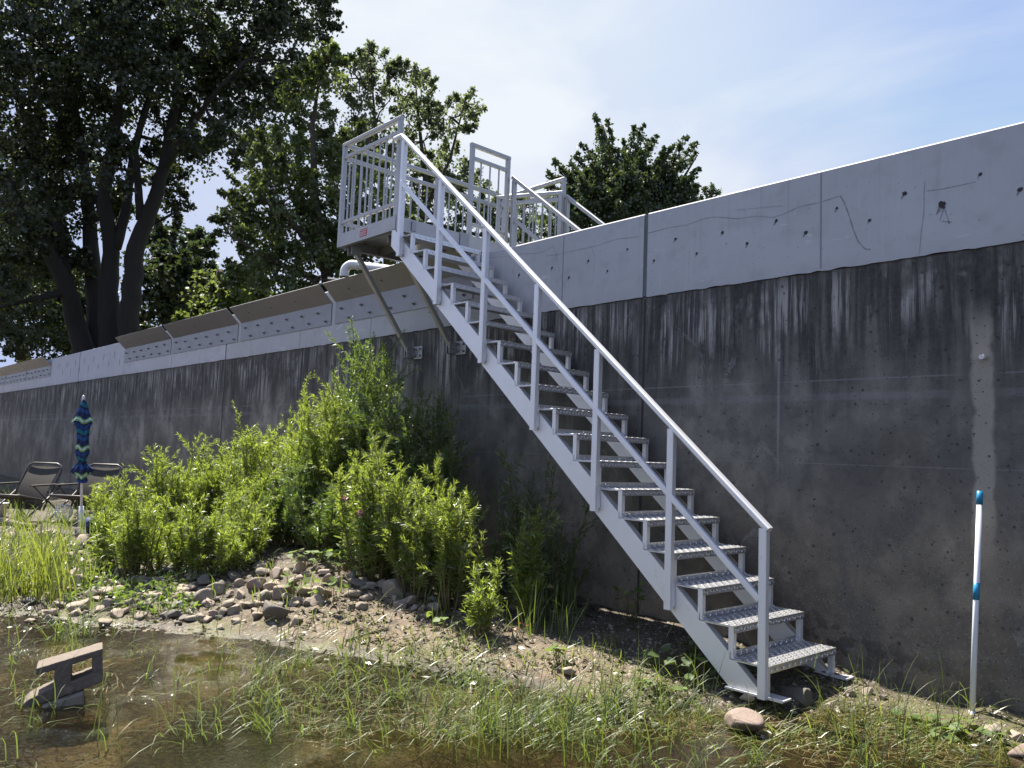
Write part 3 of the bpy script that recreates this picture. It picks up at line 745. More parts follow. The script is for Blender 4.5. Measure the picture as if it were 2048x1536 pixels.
# braces to the wall
for xb in (-5.80, -4.99):
    m = MB(); m.bar((xb, -.03, 2.63), (xb, -.88, ZF0-.015), .052, .056, (1, 0, 0)); bo = m.build('brace', 'aluminium_grey', st)
    m = MB(); m.box(xb+.034, xb+.20, -.004, .010, 2.57, 2.72); m.box(xb+.034, xb+.042, -.11, -.0045, 2.58, 2.71); m.box(xb-.042, xb-.034, -.09, .010, 2.58, 2.71)
    wb_ = m.build('wall_bracket', 'aluminium_grey', bo)
    m = MB()
    for dx, dz in ((.075, .035), (.165, .035), (.075, .115), (.165, .115)): m.tube([(xb+dx, -.005, 2.57+dz), (xb+dx, -.032, 2.57+dz)], .012, 8)
    for dz in (.03, .09): m.tube([(xb+.043, -.05-dz*.4, 2.60+dz), (xb+.060, -.05-dz*.4, 2.60+dz)], .012, 8)
    m.build('bolts', 'bolt_steel', bo)
    m = MB(); m.box(xb-.045, xb-.037, -.93, -.80, ZF0-.09, ZF0-.001); m.build('top_bracket', 'aluminium_grey', bo); m = MB(); m.box(xb+.037, xb+.045, -.93, -.80, ZF0-.09, ZF0-.001); m.build('top_bracket', 'aluminium_grey', bo)

# ---------------------------------------------------------------- pipes on the wall
p = Vector(at_y(690, 527, -.34)); q = Vector(at_y(805, 545, .12)); q.z = max(q.z, ZT+.07); 
e = empty('drain_pipe', p, 'white plastic pipe with a downturned elbow poking out over the wall', 'pipe')
dirp = (q-p).normalized(); m = MB()
bend = [p+dirp*(.10+.0) + Vector((0, 0, 0))]
arc = [p+dirp*.12+(-dirp)*(.12*math.sin(a))+Vector((0, 0, -1))*(.12*(1-math.cos(a))) for a in np.linspace(0, math.pi/2, 8)]
q2 = p+dirp*1.5
m.tube([q2, p+dirp*.16], .052, 18); m.build('pipe_run', 'white_plastic', e, True)
m = MB(); pts = [p+dirp*.20, p+dirp*.161]+arc+[arc[-1]+Vector((0, 0, -.05))]
m.tube(pts, [.058]*2+[.058]*8+[.060], 18, cap=False); m.tube(pts[::-1], .050, 18, cap=False); el = m.build('elbow', 'white_plastic', e, True)
pb = Vector(at_y(655, 562, -.2)); qb = Vector(at_y(735, 572, .25))
e = empty('black_pipe', pb, 'short black pipe lying on the wall top below the white pipe', 'pipe')
m = MB(); d_ = (qb-pb).normalized(); m.tube([pb, pb+d_*1.3], .045, 16, cap=False); m.tube([pb+d_*1.3, pb], .038, 16, cap=False); m.build('pipe_run', 'black_plastic', e, True)
m = MB(); m.tube([pb+Vector((0,0,.05)), pb+d_*1.3+Vector((0,0,.055))], .006, 6); m.build('hose', 'white_plastic', e)

# ---------------------------------------------------------------- marker pole
pb = at_y(1942, 1448, -.12); pt = at_y(1960, 982, -.12)
e = empty('marker_pole', pb, 'slim white marker pole with blue bands standing by the wall', 'pole')
m = MB(); A = Vector(pb)-Vector((0, 0, .10)); B = Vector(pt); m.tube([A, A.lerp(B, .96)], .0165, 14); m.build('pole', 'white_enamel', e, True)
Bm = Vector(at_y(1953.5, 1165, -.12)); Bn = Vector(at_y(1952, 1199, -.12))
for a, c in ((B, A.lerp(B, .945)), (Bm, Bn)):
    m = MB(); m.tube([a, c], .0178, 14); m.build('band', 'blue_tape', e, True)
m = MB(); m.tube([A.lerp(B, .06), A.lerp(B, .12)], .0185, 14); m.build('sleeve', 'aluminium', e, True)

# ---------------------------------------------------------------- broken concrete block in the water
c0 = Vector(at_z(150, 1405, .0)); 
rv = ray(150, 1405); ey = Vector((rv[0], rv[1], 0)).normalized(); ex = Vector((ey.y, -ey.x, 0)); ez = Vector((0, 0, 1)); cth = ey.dot(Vector((CF[0], CF[1], 0)).normalized())
e = empty('concrete_block', c0+Vector((0, 0, .08)), 'broken hollow concrete block propped tilted in the shallow water', 'concrete block')
m = MB(); depc = (np.array(c0)-CAMP)@CF; sc = depc/FPX
def bp(u, v): return (u-150)*sc*cth, (1405-v)*sc
def blockpoly(pix):
    pts = [bp(*p) for p in pix]
    m.poly(pts, lambda u, v: c0+ex*u+ez*v-ey*.01, lambda u, v: c0+ex*u+ez*v+ey*.165)
# outline of the block face, split in convex pieces that butt end to end
blockpoly([(68,1332),(197,1302),(197,1317),(180,1319),(137,1330),(104,1338),(70,1345)])
blockpoly([(104,1337),(137,1329),(138,1364),(140,1372),(108,1378),(106,1368)])
blockpoly([(180,1318),(197,1316),(203,1367),(182,1351),(178,1340)])
blockpoly([(203,1367),(172,1378),(139,1387),(138,1363),(160,1357),(182,1350)])
blockpoly([(108,1370),(138,1362),(140,1386),(112,1394),(60,1406),(46,1402),(58,1391),(85,1379)])
o = m.build('block_body', 'block_concrete', e)
bv = o.modifiers.new('r', 'REMESH'); bv.mode = 'VOXEL'; bv.voxel_size = .0045; bv.use_smooth_shade = True
dtx = bpy.data.textures.new('grit', 'CLOUDS'); dtx.noise_scale = .03; dm_ = o.modifiers.new('d', 'DISPLACE'); dm_.texture = dtx; dm_.strength = .007
e = empty('paving_slab', c0+Vector((0, 0, -.02)), 'small grey slab standing in the water under the broken block', 'stone slab')
m = MB(); blk = [(86,1402),(166,1382),(170,1420),(172,1432),(90,1440)]
m.poly([bp(*p) for p in blk], lambda u, v: c0+ex*u+ez*v-ey*.05, lambda u, v: c0+ex*u+ez*v+ey*.13); o = m.build('slab', 'stone_grey', e)
bv = o.modifiers.new('b', 'BEVEL'); bv.width = .01; bv.segments = 2

# ---------------------------------------------------------------- stones
def stone_mesh(seed, ax=(1, .8, .6), sub=3, rough=.22, nc=9):
    bm = bmesh.new(); bmesh.ops.create_icosphere(bm, subdivisions=sub, radius=1.12); rnd = np.random.default_rng(seed)
    ph = rnd.uniform(0, 6, (5, 3)); fr = rnd.normal(0, 1.4, (5, 3)); cuts = rnd.normal(0, 1, (nc, 3)); cuts /= np.linalg.norm(cuts, axis=1)[:, None]; cd = rnd.uniform(.42, .80, nc)+(.12 if nc < 9 else 0)
    for v in bm.verts:
        p = np.array(v.co)
        for c, d in zip(cuts, cd):
            k = p@c
            if k > d: p = p-c*(k-d)*.99
        s = 1+rough*sum(math.sin(p@f+q[0]) for f, q in zip(fr, ph))/5
        v.co = Vector(p*s*np.array(ax))
    me = bpy.data.meshes.new('stone'); bm.to_mesh(me); bm.free(); me.polygons.foreach_set('use_smooth', [True]*len(me.polygons)); return me
SM = []
for k in range(14):
    rnd = random.Random(k); SM.append(stone_mesh(k+50, (1, rnd.uniform(.65, .95), rnd.uniform(.48, .75))))
mats = ['stone_grey', 'stone_buff', 'stone_rose', 'stone_dark']
SMM = {}
for k, me in enumerate(SM):
    for mn in mats:
        c = me.copy(); c.materials.append(M[mn]); SMM[(k, mn)] = c
GRP = 'rounded stones scattered on the shore bank'
def stone(px, py, wpx, mat, label, group=GRP, cat='stone', k=None, sink=.36, name='stone', rz=None, pos=None, r=None):
    p = np.array(pos) if pos is not None else hit(px, py)
    dp = (p-CAMP)@CF; r = r if r is not None else wpx/2*dp/FPX
    k = random.randrange(14) if k is None else k
    o = bpy.data.objects.new(name, SMM[(k, mat)]); COL.objects.link(o)
    o.scale = (r, r, r*random.uniform(.85, 1.1)); o.rotation_euler = (random.uniform(-.3, .3), random.uniform(-.3, .3), rz if rz is not None else random.uniform(0, 6.28))
    o.location = (p[0], p[1], h1(p[0], p[1])+r*(.62-sink))
    return tag(o, label, cat, group)
BM = stone_mesh(8, (1, .72, .62), 3, .16, 4); BM.materials.append(M['stone_rose'])
# stones one can single out
bo_ = stone(1487, 1470, 82, 'stone_rose', 'large pinkish boulder sitting in the water in front of the stair foot', None, 'boulder', 4, -.05, 'boulder', -.35); bo_.data = BM
stone(1497, 1412, 40, 'stone_buff', 'upright brown stone directly under the near stair foot', None, 'stone', 7, -.15)
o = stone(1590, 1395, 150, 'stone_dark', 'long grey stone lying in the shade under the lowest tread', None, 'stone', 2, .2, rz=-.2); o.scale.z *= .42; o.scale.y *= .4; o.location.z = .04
stone(1135, 1352, 36, 'stone_buff', 'pale square stone beside the mossy debris left of the stair foot', None, 'stone', 5, .2)
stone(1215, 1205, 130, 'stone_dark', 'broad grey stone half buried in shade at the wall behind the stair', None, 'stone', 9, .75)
stone(545, 1235, 62, 'stone_dark', 'dark round stone at the left end of the sandy patch', None, 'stone', 1, .2)
stone(610, 1145, 0, 'stone_buff', 'flat pale stone among the clustered stones under the vine', GRP)
P_ = [(640,1192,52,1),(510,1175,56,2),(545,1180,46,1),(565,1192,60,2),(620,1212,34,0),(645,1208,26,0),(600,1140,42,1),(575,1148,26,1),(612,1152,24,1),(650,1148,30,1),
      (785,1195,70,0),(845,1195,42,0),(800,1215,36,0),(830,1220,30,0),(760,1175,36,3),(735,1200,34,0),(870,1222,40,0),
      (375,1200,44,3),(410,1205,60,0),(430,1185,52,0),(350,1215,36,0),(305,1200,46,1),(290,1180,40,0),(270,1168,36,1),(240,1150,44,0),(250,1125,50,0),(180,1200,42,3),(150,1215,44,0),
      (130,1150,44,1),(165,1165,50,0),(205,1190,46,1),(90,1170,40,1),(100,1130,36,0),(60,1205,36,3),(120,1215,40,0),(215,1218,44,0),(250,1225,30,1),(280,1236,34,0),(330,1235,36,3),
      (425,1233,32,2),(410,1246,28,1),(455,1215,40,0),(470,1225,36,0),(385,1240,34,3),(350,1236,44,3),(440,1260,24,0),(490,1215,40,0),(530,1150,38,0),(520,1135,36,0),(690,1170,30,1),(700,1190,26,0),
      (470,1160,44,3),(330,1150,60,3),(390,1150,40,0),(230,1175,36,2),(200,1165,30,0),(180,1130,36,1),(140,1125,40,1),(210,1110,50,0),(170,1095,60,1),(560,1215,26,0),(480,1195,28,1)]
for px, py, wp, mi in P_:
    stone(px, py, wp*.92, mats[mi if mi != 3 or random.random() < .4 else 0], 'rounded grey or buff stone lying on the bank below the willows')
for i in range(95):
    px, py = random.uniform(10, 560) if i % 3 else random.uniform(500, 930), random.uniform(1140, 1255)
    if px > 480 and py > 1225 and random.random() < .8: continue
    stone(px, py, random.uniform(14, 34), random.choice(mats[:2]+['stone_grey', 'stone_dark']), 'rounded grey or buff stone lying on the bank below the willows')
for px, py, wp in [(1705,1393,24),(1735,1390,30),(1765,1400,22),(1985,1470,44),(2030,1478,36),(2040,1515,46),(1820,1470,14),(1225,1400,26),(1250,1402,22),(1250,1395,14),(1000,1305,14),(930,1300,26),(1230,1455,22),(1180,1452,18)]:
    stone(px, py, wp, random.choice(['stone_buff', 'stone_grey', 'stone_rose']), 'small stone on the wet strip between wall and water', 'small stones along the wet strip')
for i in range(26):
    stone(random.uniform(-10, 260), random.uniform(1035, 1110), random.uniform(16, 40), random.choice(['stone_dark', 'stone_grey', 'stone_buff']), 'stone on the upper shore around the recliners and parasol', 'stones around the recliners')
for i in range(75):
    px = random.uniform(90, 900); py = random.uniform(1150, 1250 if px < 500 else 1215)
    stone(px, py, random.uniform(20, 46), random.choice(['stone_grey', 'stone_buff', 'stone_buff', 'stone_dark']), 'rounded grey or buff stone lying on the bank below the willows', sink=.45)
# gravel too small to count
V = []; Fq = []; k = 0
for i in range(2600):
    if i < 1500: px, py = random.uniform(0, 950), random.uniform(1130, 1275)
    else: px, py = random.uniform(560, 1750), random.uniform(1240, 1420)
    p = at_z(px, py, .03); x, y = p[0]+random.gauss(0, .05), p[1]+random.gauss(0, .05)
    if y > -.03 or shore_d(x, y)[0] < -.12: continue
    z = h1(x, y); r = random.uniform(.006, .02)
    a = random.uniform(0, 6.28); c, s = math.cos(a)*r, math.sin(a)*r
    pts = [(-1,-.7,-.3),(1,-.8,-.3),(.9,.7,-.3),(-.9,.8,-.3),(-.6,-.45,.5),(.6,-.5,.55),(.55,.4,.5),(-.55,.5,.45)]
    V += [(x+q[0]*c-q[1]*s, y+q[0]*s+q[1]*c, z+q[2]*r) for q in pts]
    Fq += [[k+j for j in f] for f in ((4,5,6,7),(0,1,5,4),(1,2,6,5),(2,3,7,6),(3,0,4,7))]; k += 8
tag(fast_mesh('gravel', np.array(V), np.array(Fq), 'stone_grey'), 'loose pebbles scattered over the muddy bank', 'gravel', kind='stuff')

# ---------------------------------------------------------------- leaves
def leaf_quads(C, D, Nn, ln, wd):
    """C base points, D directions, Nn side vectors -> lozenge leaves (one quad each)"""
    n = len(C); ln = np.broadcast_to(ln, n)[:, None]; wd = np.broadcast_to(wd, n)[:, None]
    V = np.stack([C, C+D*ln*.45+Nn*wd, C+D*ln, C+D*ln*.45-Nn*wd], 1).reshape(-1, 3)
    return V, np.arange(n*4).reshape(n, 4)
def unit(a): return a/np.maximum(1e-9, np.linalg.norm(a, axis=-1, keepdims=True))
def perp(D):
    r = RNG.normal(0, 1, D.shape); return unit(np.cross(D, r))
def limb(mb, p0, p1, r0, r1, wob=.06, n=7, sag=0):
    p0, p1 = Vector(p0), Vector(p1); L_ = (p1-p0).length; pts = []
    o = Vector((random.gauss(0,1), random.gauss(0,1), random.gauss(0,.5)))*wob*L_; o2 = Vector((random.gauss(0,1), random.gauss(0,1), random.gauss(0,.5)))*wob*.5*L_
    for i in range(n):
        t = i/(n-1); pts.append(p0.lerp(p1, t)+o*math.sin(math.pi*t)+o2*math.sin(2*math.pi*t))
    mb.tube(pts, [r0+(r1-r0)*(i/(n-1)) for i in range(n)], 7 if r0 > .05 else 5); return pts
def tree(name, label, base, stems, blobs, dep, leafmat, lsize, nleaf, bark='poplar_bark', group=None, dvar=2.0, clump=.55, twigs=0, up=.2, spread=.8, fill=1.0, spikes=()):
    """stems: lists of (px, py, ddepth, radius); blobs: (px, py, rpx); every point stands at its own depth"""
    e = empty(name, base, label, 'tree', group); tb = MB(); tips = []
    for stl in stems:
        pts = [Vector(at_d(a, b_, dep+dd)) for a, b_, dd, r in stl]; rs = [s[3] for s in stl]
        P = []; R2 = []
        for i in range(len(pts)-1):
            for t in np.linspace(0, 1, 5)[:-1]: P.append(pts[i].lerp(pts[i+1], t)+Vector((random.gauss(0,1),random.gauss(0,1),0))*rs[i]*.08); R2.append(rs[i]+(rs[i+1]-rs[i])*t)
        P.append(pts[-1]); R2.append(rs[-1]); tb.tube(P, R2, 10); tips += list(zip(P[len(P)//3:], R2[len(P)//3:]))
    ppm = FPX/dep; cl = []; wts = []
    for bx, by, br in blobs:
        c = at_d(bx, by, dep+RNG.uniform(-dvar, dvar)); R = br/ppm
        n = max(4, int(fill*9*(R/clump)**2.2))
        u = unit(RNG.normal(0, 1, (n, 3)))*(RNG.uniform(.25, 1.0, (n, 1))**.5)*R; cl.append(c+u); wts += [min(1.0, max(.3, R/clump))]*n
        for _ in range(int(5*min(8, R/clump)+3)):
            o_ = unit(RNG.normal(0, 1, 3)+np.array([0, 0, .35])); dr = unit(o_+np.array([0, 0, .55 if up < 0 else .25])+RNG.normal(0, .25, 3)); l = max(clump, R*.55)*RNG.uniform(.5, 1.0)
            q_ = np.array([c+o_*R*.8+dr*l*t for t in (.15, .4, .62, .82, 1.0)]); cl.append(q_); wts += [.62, .5, .40, .30, .20]
        # boughs reach into each mass of foliage
        if tips:
            j = min(range(len(tips)), key=lambda k: (Vector(tips[k][0])-Vector(c)).length)
            mp = limb(tb, tips[j][0], c, min(tips[j][1]*.6, .16), .03, .05)
            for _ in range(6):
                t = Vector(c+u[random.randrange(n)]); limb(tb, mp[random.randrange(2, len(mp))], t, .03, .008, .06, 5)
    for hx, hy, tx, ty in spikes:
        A, B = at_d(hx, hy, dep+RNG.uniform(-dvar, dvar)), at_d(tx, ty, dep+RNG.uniform(-dvar, dvar)*.8); limb(tb, A, B, .03, .004, .02, 6)
        L_ = np.linalg.norm(B-A); n = max(6, int(L_/.10)); t = np.linspace(.15, 1, n)[:, None]; cl.append(A*(1-t)+B*t+RNG.normal(0, .03, (n, 3))); wts += list(np.interp(t[:, 0], [.25, .6, 1], [1.1, .85, .24]))
    cl = np.concatenate(cl); per = max(3, nleaf//len(cl))
    sz = RNG.uniform(.55, 1.25, len(cl)); C = np.repeat(cl, per, 0); s = np.repeat(sz*np.array(wts), per)[:, None]
    C = C+RNG.normal(0, 1, C.shape)*s*clump*np.array([.5, .5, .42])*spread
    D = unit(RNG.normal(0, 1, C.shape)+np.array([0, 0, -up])); Nn = perp(D)
    Vv, Ff = leaf_quads(C, D, Nn, lsize*RNG.uniform(.7, 1.3, len(C)), lsize*.40*RNG.uniform(.8, 1.2, len(C)))
    for _ in range(twigs):
        bx, by, br = random.choice(blobs); c = Vector(at_d(bx, by, dep)); R = br/ppm
        a = c+Vector(unit(RNG.normal(0, 1, 3)))*R*.7; a.z = max(a.z, c.z); dirn = Vector((random.gauss(0,.35), random.gauss(0,.35), 1)).normalized(); l = R*random.uniform(.5, .9)
        mp = limb(tb, a, a+dirn*l, .018, .005, .05, 5)
        for _k in range(4):
            s_ = mp[random.randrange(1, 5)]; limb(tb, s_, s_+(dirn+Vector((random.gauss(0,.5),random.gauss(0,.5),random.gauss(0,.4)))).normalized()*l*.4, .009, .003, .05, 4)
    tb.build('trunk', bark, e, True)
    fast_mesh('crown', Vv, Ff, leafmat, e)
    return e

BD = 28.0
bbase = at_d(245, 690, BD); bbase[2] = 3.28
zf = lambda a, b_: (a/2.134, b_/2.134)
def stem(lst): return [(*zf(a, b_), dd, r*.76) for a, b_, dd, r in lst]
big_stems = [stem([(365,1560,0,.50),(335,1400,0,.44),(290,1240,-.5,.38),(215,1080,-1,.30),(120,960,-1.5,.2),(40,760,-2,.12)]),
             stem([(290,1240,-.5,.28),(250,960,0,.24),(170,760,.5,.17),(60,330,1,.10)]),
             stem([(415,1560,.6,.46),(410,1300,.6,.40),(390,1050,.8,.34),(370,820,1,.27),(340,560,1,.2),(260,200,1.5,.1)]),
             stem([(470,1560,0,.50),(465,1300,0,.44),(475,1080,0,.36),(440,830,-.3,.28),(490,560,-.5,.22),(520,330,-.6,.16),(480,40,-1,.08)]),
             stem([(490,1060,0,.26),(540,880,.2,.22),(560,700,.4,.18),(600,540,.6,.15),(660,330,.8,.10),(700,120,1,.07)]),
             stem([(545,1560,-.4,.52),(560,1280,-.4,.46),(580,1060,-.3,.40),(640,900,-.2,.34),(700,720,0,.28),(750,440,.2,.2),(770,180,.4,.13),(760,-60,.6,.08)]),
             stem([(600,940,-.3,.20),(590,770,-.5,.16),(575,620,-.6,.13),(640,430,-.8,.09)]),
             stem([(700,720,0,.20),(800,560,-.6,.15),(900,420,-1.2,.10),(1050,260,-1.8,.07)]),
             stem([(560,1100,.2,.10),(650,960,.4,.08),(760,900,.6,.05)])]
big_blobs = [(60,60,150),(200,40,150),(340,60,140),(470,70,130),(580,40,90),(610,20,55),(570,120,70),(470,180,95),(370,190,85),(200,170,110),(60,200,140),(30,330,110),(130,330,75),(440,280,58),(390,320,44),
             (345,390,30),(40,450,90),(-90,100,200),(-120,350,190),(100,-170,220),(350,-170,220),(540,-120,130),(530,225,60),(330,270,40),(180,420,50),(120,520,60),(560,180,45),(500,290,36),(300,140,70),(130,100,90),(20,430,80),(70,500,60),(130,440,40),(200,330,50),(30,560,60),(90,380,70),(160,240,80),(-20,620,70),(250,430,26),(330,350,36),(420,120,80),(260,60,80)]
tree('poplar_tree', 'huge dark many-stemmed poplar filling the upper left corner', bbase, big_stems, big_blobs, BD, 'poplar_leaf', .15, 140000, dvar=3.0, clump=.72, spread=.70, fill=.8)
D2 = 23.0; b2 = at_d(660, 600, D2); b2[2] = 3.28
tree('maple_tree', 'bushy dark green tree behind the white pipe, left of the landing', b2,
     [[(665,640,0,.20),(650,520,0,.16),(630,400,.3,.12),(625,250,.5,.07),(640,150,.6,.03)],[(690,640,.5,.18),(700,500,.6,.13),(720,380,.8,.09),(740,260,1,.04)],[(650,520,0,.10),(570,430,-.5,.08),(500,380,-.8,.04)],[(640,560,0,.09),(540,520,-.5,.06),(460,470,-.8,.03)]],
     [(565,330,60),(620,250,56),(645,165,46),(655,125,28),(560,420,95),(515,470,62),(640,390,100),(600,510,95),(690,480,90),(730,400,70),(540,560,70),(470,440,30),(700,310,60),(590,180,35),(640,570,70),(740,520,70),(490,550,50),(790,480,60),(530,380,28)],
     D2, 'maple_leaf', .115, 52000, 'twig_bark', clump=.46, twigs=5, dvar=1.6, spread=.62, fill=.62)
D3 = 27.0; b3 = at_d(850, 560, D3); b3[2] = 3.28
tree('pale_tree', 'pale airy tree with bare twig tips rising behind the landing railings', b3,
     [[(850,640,0,.16),(845,480,0,.13),(850,350,.3,.09),(835,220,.5,.04),(830,140,.6,.015)],[(780,640,.5,.14),(770,450,.4,.11),(755,300,.2,.07),(745,180,.1,.03),(740,110,0,.012)],[(850,420,0,.08),(900,320,-.4,.05),(930,200,-.8,.02)]],
     [(715,165,44),(745,135,30),(760,240,70),(830,200,50),(820,150,26),(850,280,70),(900,235,42),(935,215,20),(800,350,80),(890,350,60),(720,300,55),(930,400,50),(990,440,40),(1050,430,32),(870,430,70),(950,480,50),(780,430,60),(1080,470,40),(1010,480,40)],
     D3, 'pale_leaf', .115, 30000, 'twig_bark', clump=.46, twigs=22, dvar=1.6, fill=.55, spread=.62)
D4 = 20.0; b4 = at_d(1245, 460, D4); b4[2] = 3.28
rs_ = [[(1245,560,0,.16),(1245,450,0,.12),(1235,360,.2,.07),(1205,250,.3,.02)],[(1250,460,0,.10),(1300,380,-.3,.06),(1340,300,-.5,.02)],[(1250,470,0,.09),(1340,400,.3,.05),(1395,310,.4,.015)],[(1240,450,0,.08),(1180,370,.3,.05),(1140,320,.4,.02)]]
tp_ = [(1095,345),(1108,322),(1122,338),(1148,310),(1165,290),(1180,300),(1190,232),(1198,258),(1218,243),(1232,300),(1250,285),(1268,254),(1288,250),(1298,285),(1310,270),(1328,300),(1345,292),(1374,275),(1390,287),(1388,312),(1400,342),(1398,372),(1402,400),(1090,372),(1085,400),(1100,420),(1140,330),(1208,280),(1360,330),(1280,300),(1318,318)]
spk = [(1245+(x-1245)*.45+random.uniform(-12, 12), 415+(y-415)*.25+random.uniform(-15, 15), x, y) for x, y in tp_]
tree('rowan_tree', 'compact dark tree with upswept branch tips above the wall right of the landing', b4, rs_,
     [(1230,395,58),(1165,375,30),(1295,375,44),(1350,395,34),(1250,440,100),(1350,420,55),(1145,405,34),(1180,440,66),(1310,420,70),(1385,415,20),(1130,440,50)], D4, 'rowan_leaf', .082, 60000, 'twig_bark', clump=.28, dvar=1.0, up=-.4, spread=.62, spikes=spk)
k = at_d(1430, 390, 30); 
tree('distant_sapling', 'thin sprig of a tree just peeping over the wall right of the compact tree', (k[0], k[1], 3.28), [[(1425,440,0,.05),(1425,395,0,.03),(1422,380,0,.01)]], [(1425,386,9),(1412,388,7),(1420,396,12)], 30, 'rowan_leaf', .11, 500, 'twig_bark', clump=.25, dvar=.2)
far = [('dense dark tree low at the far left edge behind the wall', (40,700), [(30,560,95),(60,640,75),(-40,600,110),(100,690,50),(20,480,70)], 42, 'poplar_leaf'),
       ('dark bushy tree between the poplar trunks and the wall', (140,690), [(150,600,65),(110,560,55),(190,640,40),(160,680,36),(90,620,50)], 46, 'poplar_leaf'),
       ('dark tree right of the poplar trunks behind the metal plates', (340,690), [(340,590,70),(330,650,60),(370,620,46),(310,540,50),(300,680,36),(370,560,30),(330,480,34)], 40, 'poplar_leaf'),
       ('conical blue green spruce in the gap right of the poplar', (390,640), [(392,500,20),(390,530,30),(385,560,42),(390,595,54),(400,630,58),(394,480,12)], 44, 'rowan_leaf'),
       ('low leafy bush beside the spruce in the bright gap', (440,600), [(430,590,40),(470,600,36),(400,650,40),(440,625,36),(500,590,40)], 36, 'maple_leaf')]
for lb_, (bx, by), bl, dd, lm in far:
    k = at_d(bx, by, dd)
    tree('background_tree', lb_, (k[0], k[1], 3.28), [[(bx,by+20,0,.25),(bx,by-60,0,.16),(bx,min(b_[1] for b_ in bl),0,.05)]], bl, dd, lm, .22, 15000, 'twig_bark', 'trees standing behind the wall', clump=.8, dvar=1.5)

# ---------------------------------------------------------------- willow shrubs
def strip_leaves(B, D, ln, wd, droop):
    """two-segment lanceolate leaves; B bases, D directions"""
    n = len(B); ln = ln[:, None]; wd = wd[:, None]; Nn = perp(D); Z = np.array([0, 0, -1.0])
    m1 = B+D*ln*.45+Z*ln*droop*.15; tp = B+D*ln+Z*ln*droop*.6
    V = np.stack([B-Nn*wd*.25, B+Nn*wd*.25, m1+Nn*wd, m1-Nn*wd, tp+Nn*wd*.12, tp-Nn*wd*.12], 1).reshape(-1, 3)
    k = np.arange(n)[:, None]*6; F1 = k+np.array([0, 1, 2, 3]); F2 = k+np.array([3, 2, 4, 5]); return V, np.concatenate([F1, F2])
def willow(base, ntop, hgt, spread, label, mat='willow_leaf', lean=(0, 0), lmul=1.0, dens=1.0, name='willow_shrub', group='young willows on the bank', ll=(.048, .092)):
    bx, by = base; bz = h1(bx, by); e = empty(name, (bx, by, bz), label, 'shrub', group); sb = MB(); VV = []; FF = []; off = 0
    ntop = int(ntop*2.1); spread *= 1.25; dens *= 1.75
    for i in range(ntop):
        a = random.uniform(0, 6.28); rr = spread*math.sqrt(random.random()); hh = hgt*(random.uniform(.42, .92) if random.random() < .82 else random.uniform(.95, 1.18))*(1-.22*rr/max(spread, .01)) if i else hgt
        tip = Vector((bx+rr*math.cos(a)+lean[0]*hh, by+rr*math.sin(a)*.7+lean[1]*hh, bz+hh)); tip.y = min(tip.y, -.10)
        rb = Vector((bx+.3*rr*math.cos(a), by+.3*rr*math.sin(a), bz-.03)); rb.z = h1(rb.x, rb.y)-.03
        pts = limb(sb, rb, tip, .007+.003*hgt, .0018, .03, 8)
        # leaves spiral up the stem, side shoots carry their own
        segs = [(pts, 0.22, 1.0)]
        for _ in range(int(5*dens+hh*4.5)):
            k = random.randrange(2, 7); s0 = pts[k]; d = Vector((random.gauss(0,.55), random.gauss(0,.55), random.uniform(.5, 1.1))).normalized(); l = hh*random.uniform(.12, .30)
            t_ = s0+d*l; t_.y = min(t_.y, -.05)
            segs.append((limb(sb, s0, t_, .003, .0012, .05, 4), .1, .85))
        for sp, st_, sc in segs:
            P = np.array([tuple(q) for q in sp]); L_ = np.linalg.norm(P[-1]-P[0]); n = max(6, int(L_*85*dens))
            t = RNG.uniform(st_, 1, n)**.85; idx = t*(len(P)-1); i0 = np.minimum(idx.astype(int), len(P)-2); fr = (idx-i0)[:, None]
            B = P[i0]*(1-fr)+P[i0+1]*fr; ax = unit(P[i0+1]-P[i0]); out = perp(ax)
            D = unit(out*RNG.uniform(.4, .9, (n, 1))+ax*RNG.uniform(.7, 1.5, (n, 1)))
            tpr = np.where(t > .9, .7, 1.0)
            ln = RNG.uniform(*ll, n)*sc*lmul*tpr; wd = ln*RNG.uniform(.048, .075, n)
            v, f = strip_leaves(B, D, ln, wd, RNG.uniform(.0, .9, n)[:, None]); VV.append(v); FF.append(f+off); off += len(v)
    sb.build('stems', 'willow_stem', e); V_ = np.concatenate(VV); V_[:, 1] = np.minimum(V_[:, 1], -.03)
    fast_mesh('foliage', V_, np.concatenate(FF), mat, e); return e
def wl(px, y, top_px, top_py, *a, **k):
    """shrub whose crown tip is seen at the given photo point when it stands at distance y from the wall"""
    t = at_y(top_px, top_py, y); base = (at_y(px, top_py, y)[0], y); willow(base, a[0], max(.2, t[2]-h1(*base)), *a[1:], **k)
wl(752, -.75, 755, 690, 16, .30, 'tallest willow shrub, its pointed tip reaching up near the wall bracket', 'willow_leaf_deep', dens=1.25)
wl(700, -.85, 640, 765, 22, .60, 'broad willow shrub left of the tallest one', 'willow_leaf', dens=1.15)
wl(620, -1.0, 590, 800, 22, .55, 'dense bright willow in the middle of the thicket', 'willow_leaf', dens=1.15)
wl(540, -1.15, 530, 835, 18, .50, 'willow with loose pointed shoots left of the thicket middle', 'willow_leaf', dens=1.1)
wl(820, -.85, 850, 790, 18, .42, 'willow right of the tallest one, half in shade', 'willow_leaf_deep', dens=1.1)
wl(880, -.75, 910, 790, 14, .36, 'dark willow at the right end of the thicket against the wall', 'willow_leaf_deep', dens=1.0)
wl(760, -1.35, 770, 900, 18, .42, 'leafy willow in front of the thicket middle', 'willow_leaf', dens=1.2)
wl(850, -1.30, 850, 935, 16, .34, 'bright front willow below the brace brackets', 'willow_leaf', dens=1.2)
wl(910, -1.25, 925, 985, 10, .26, 'slender bright willow at the right front of the thicket', 'willow_leaf', dens=1.1)
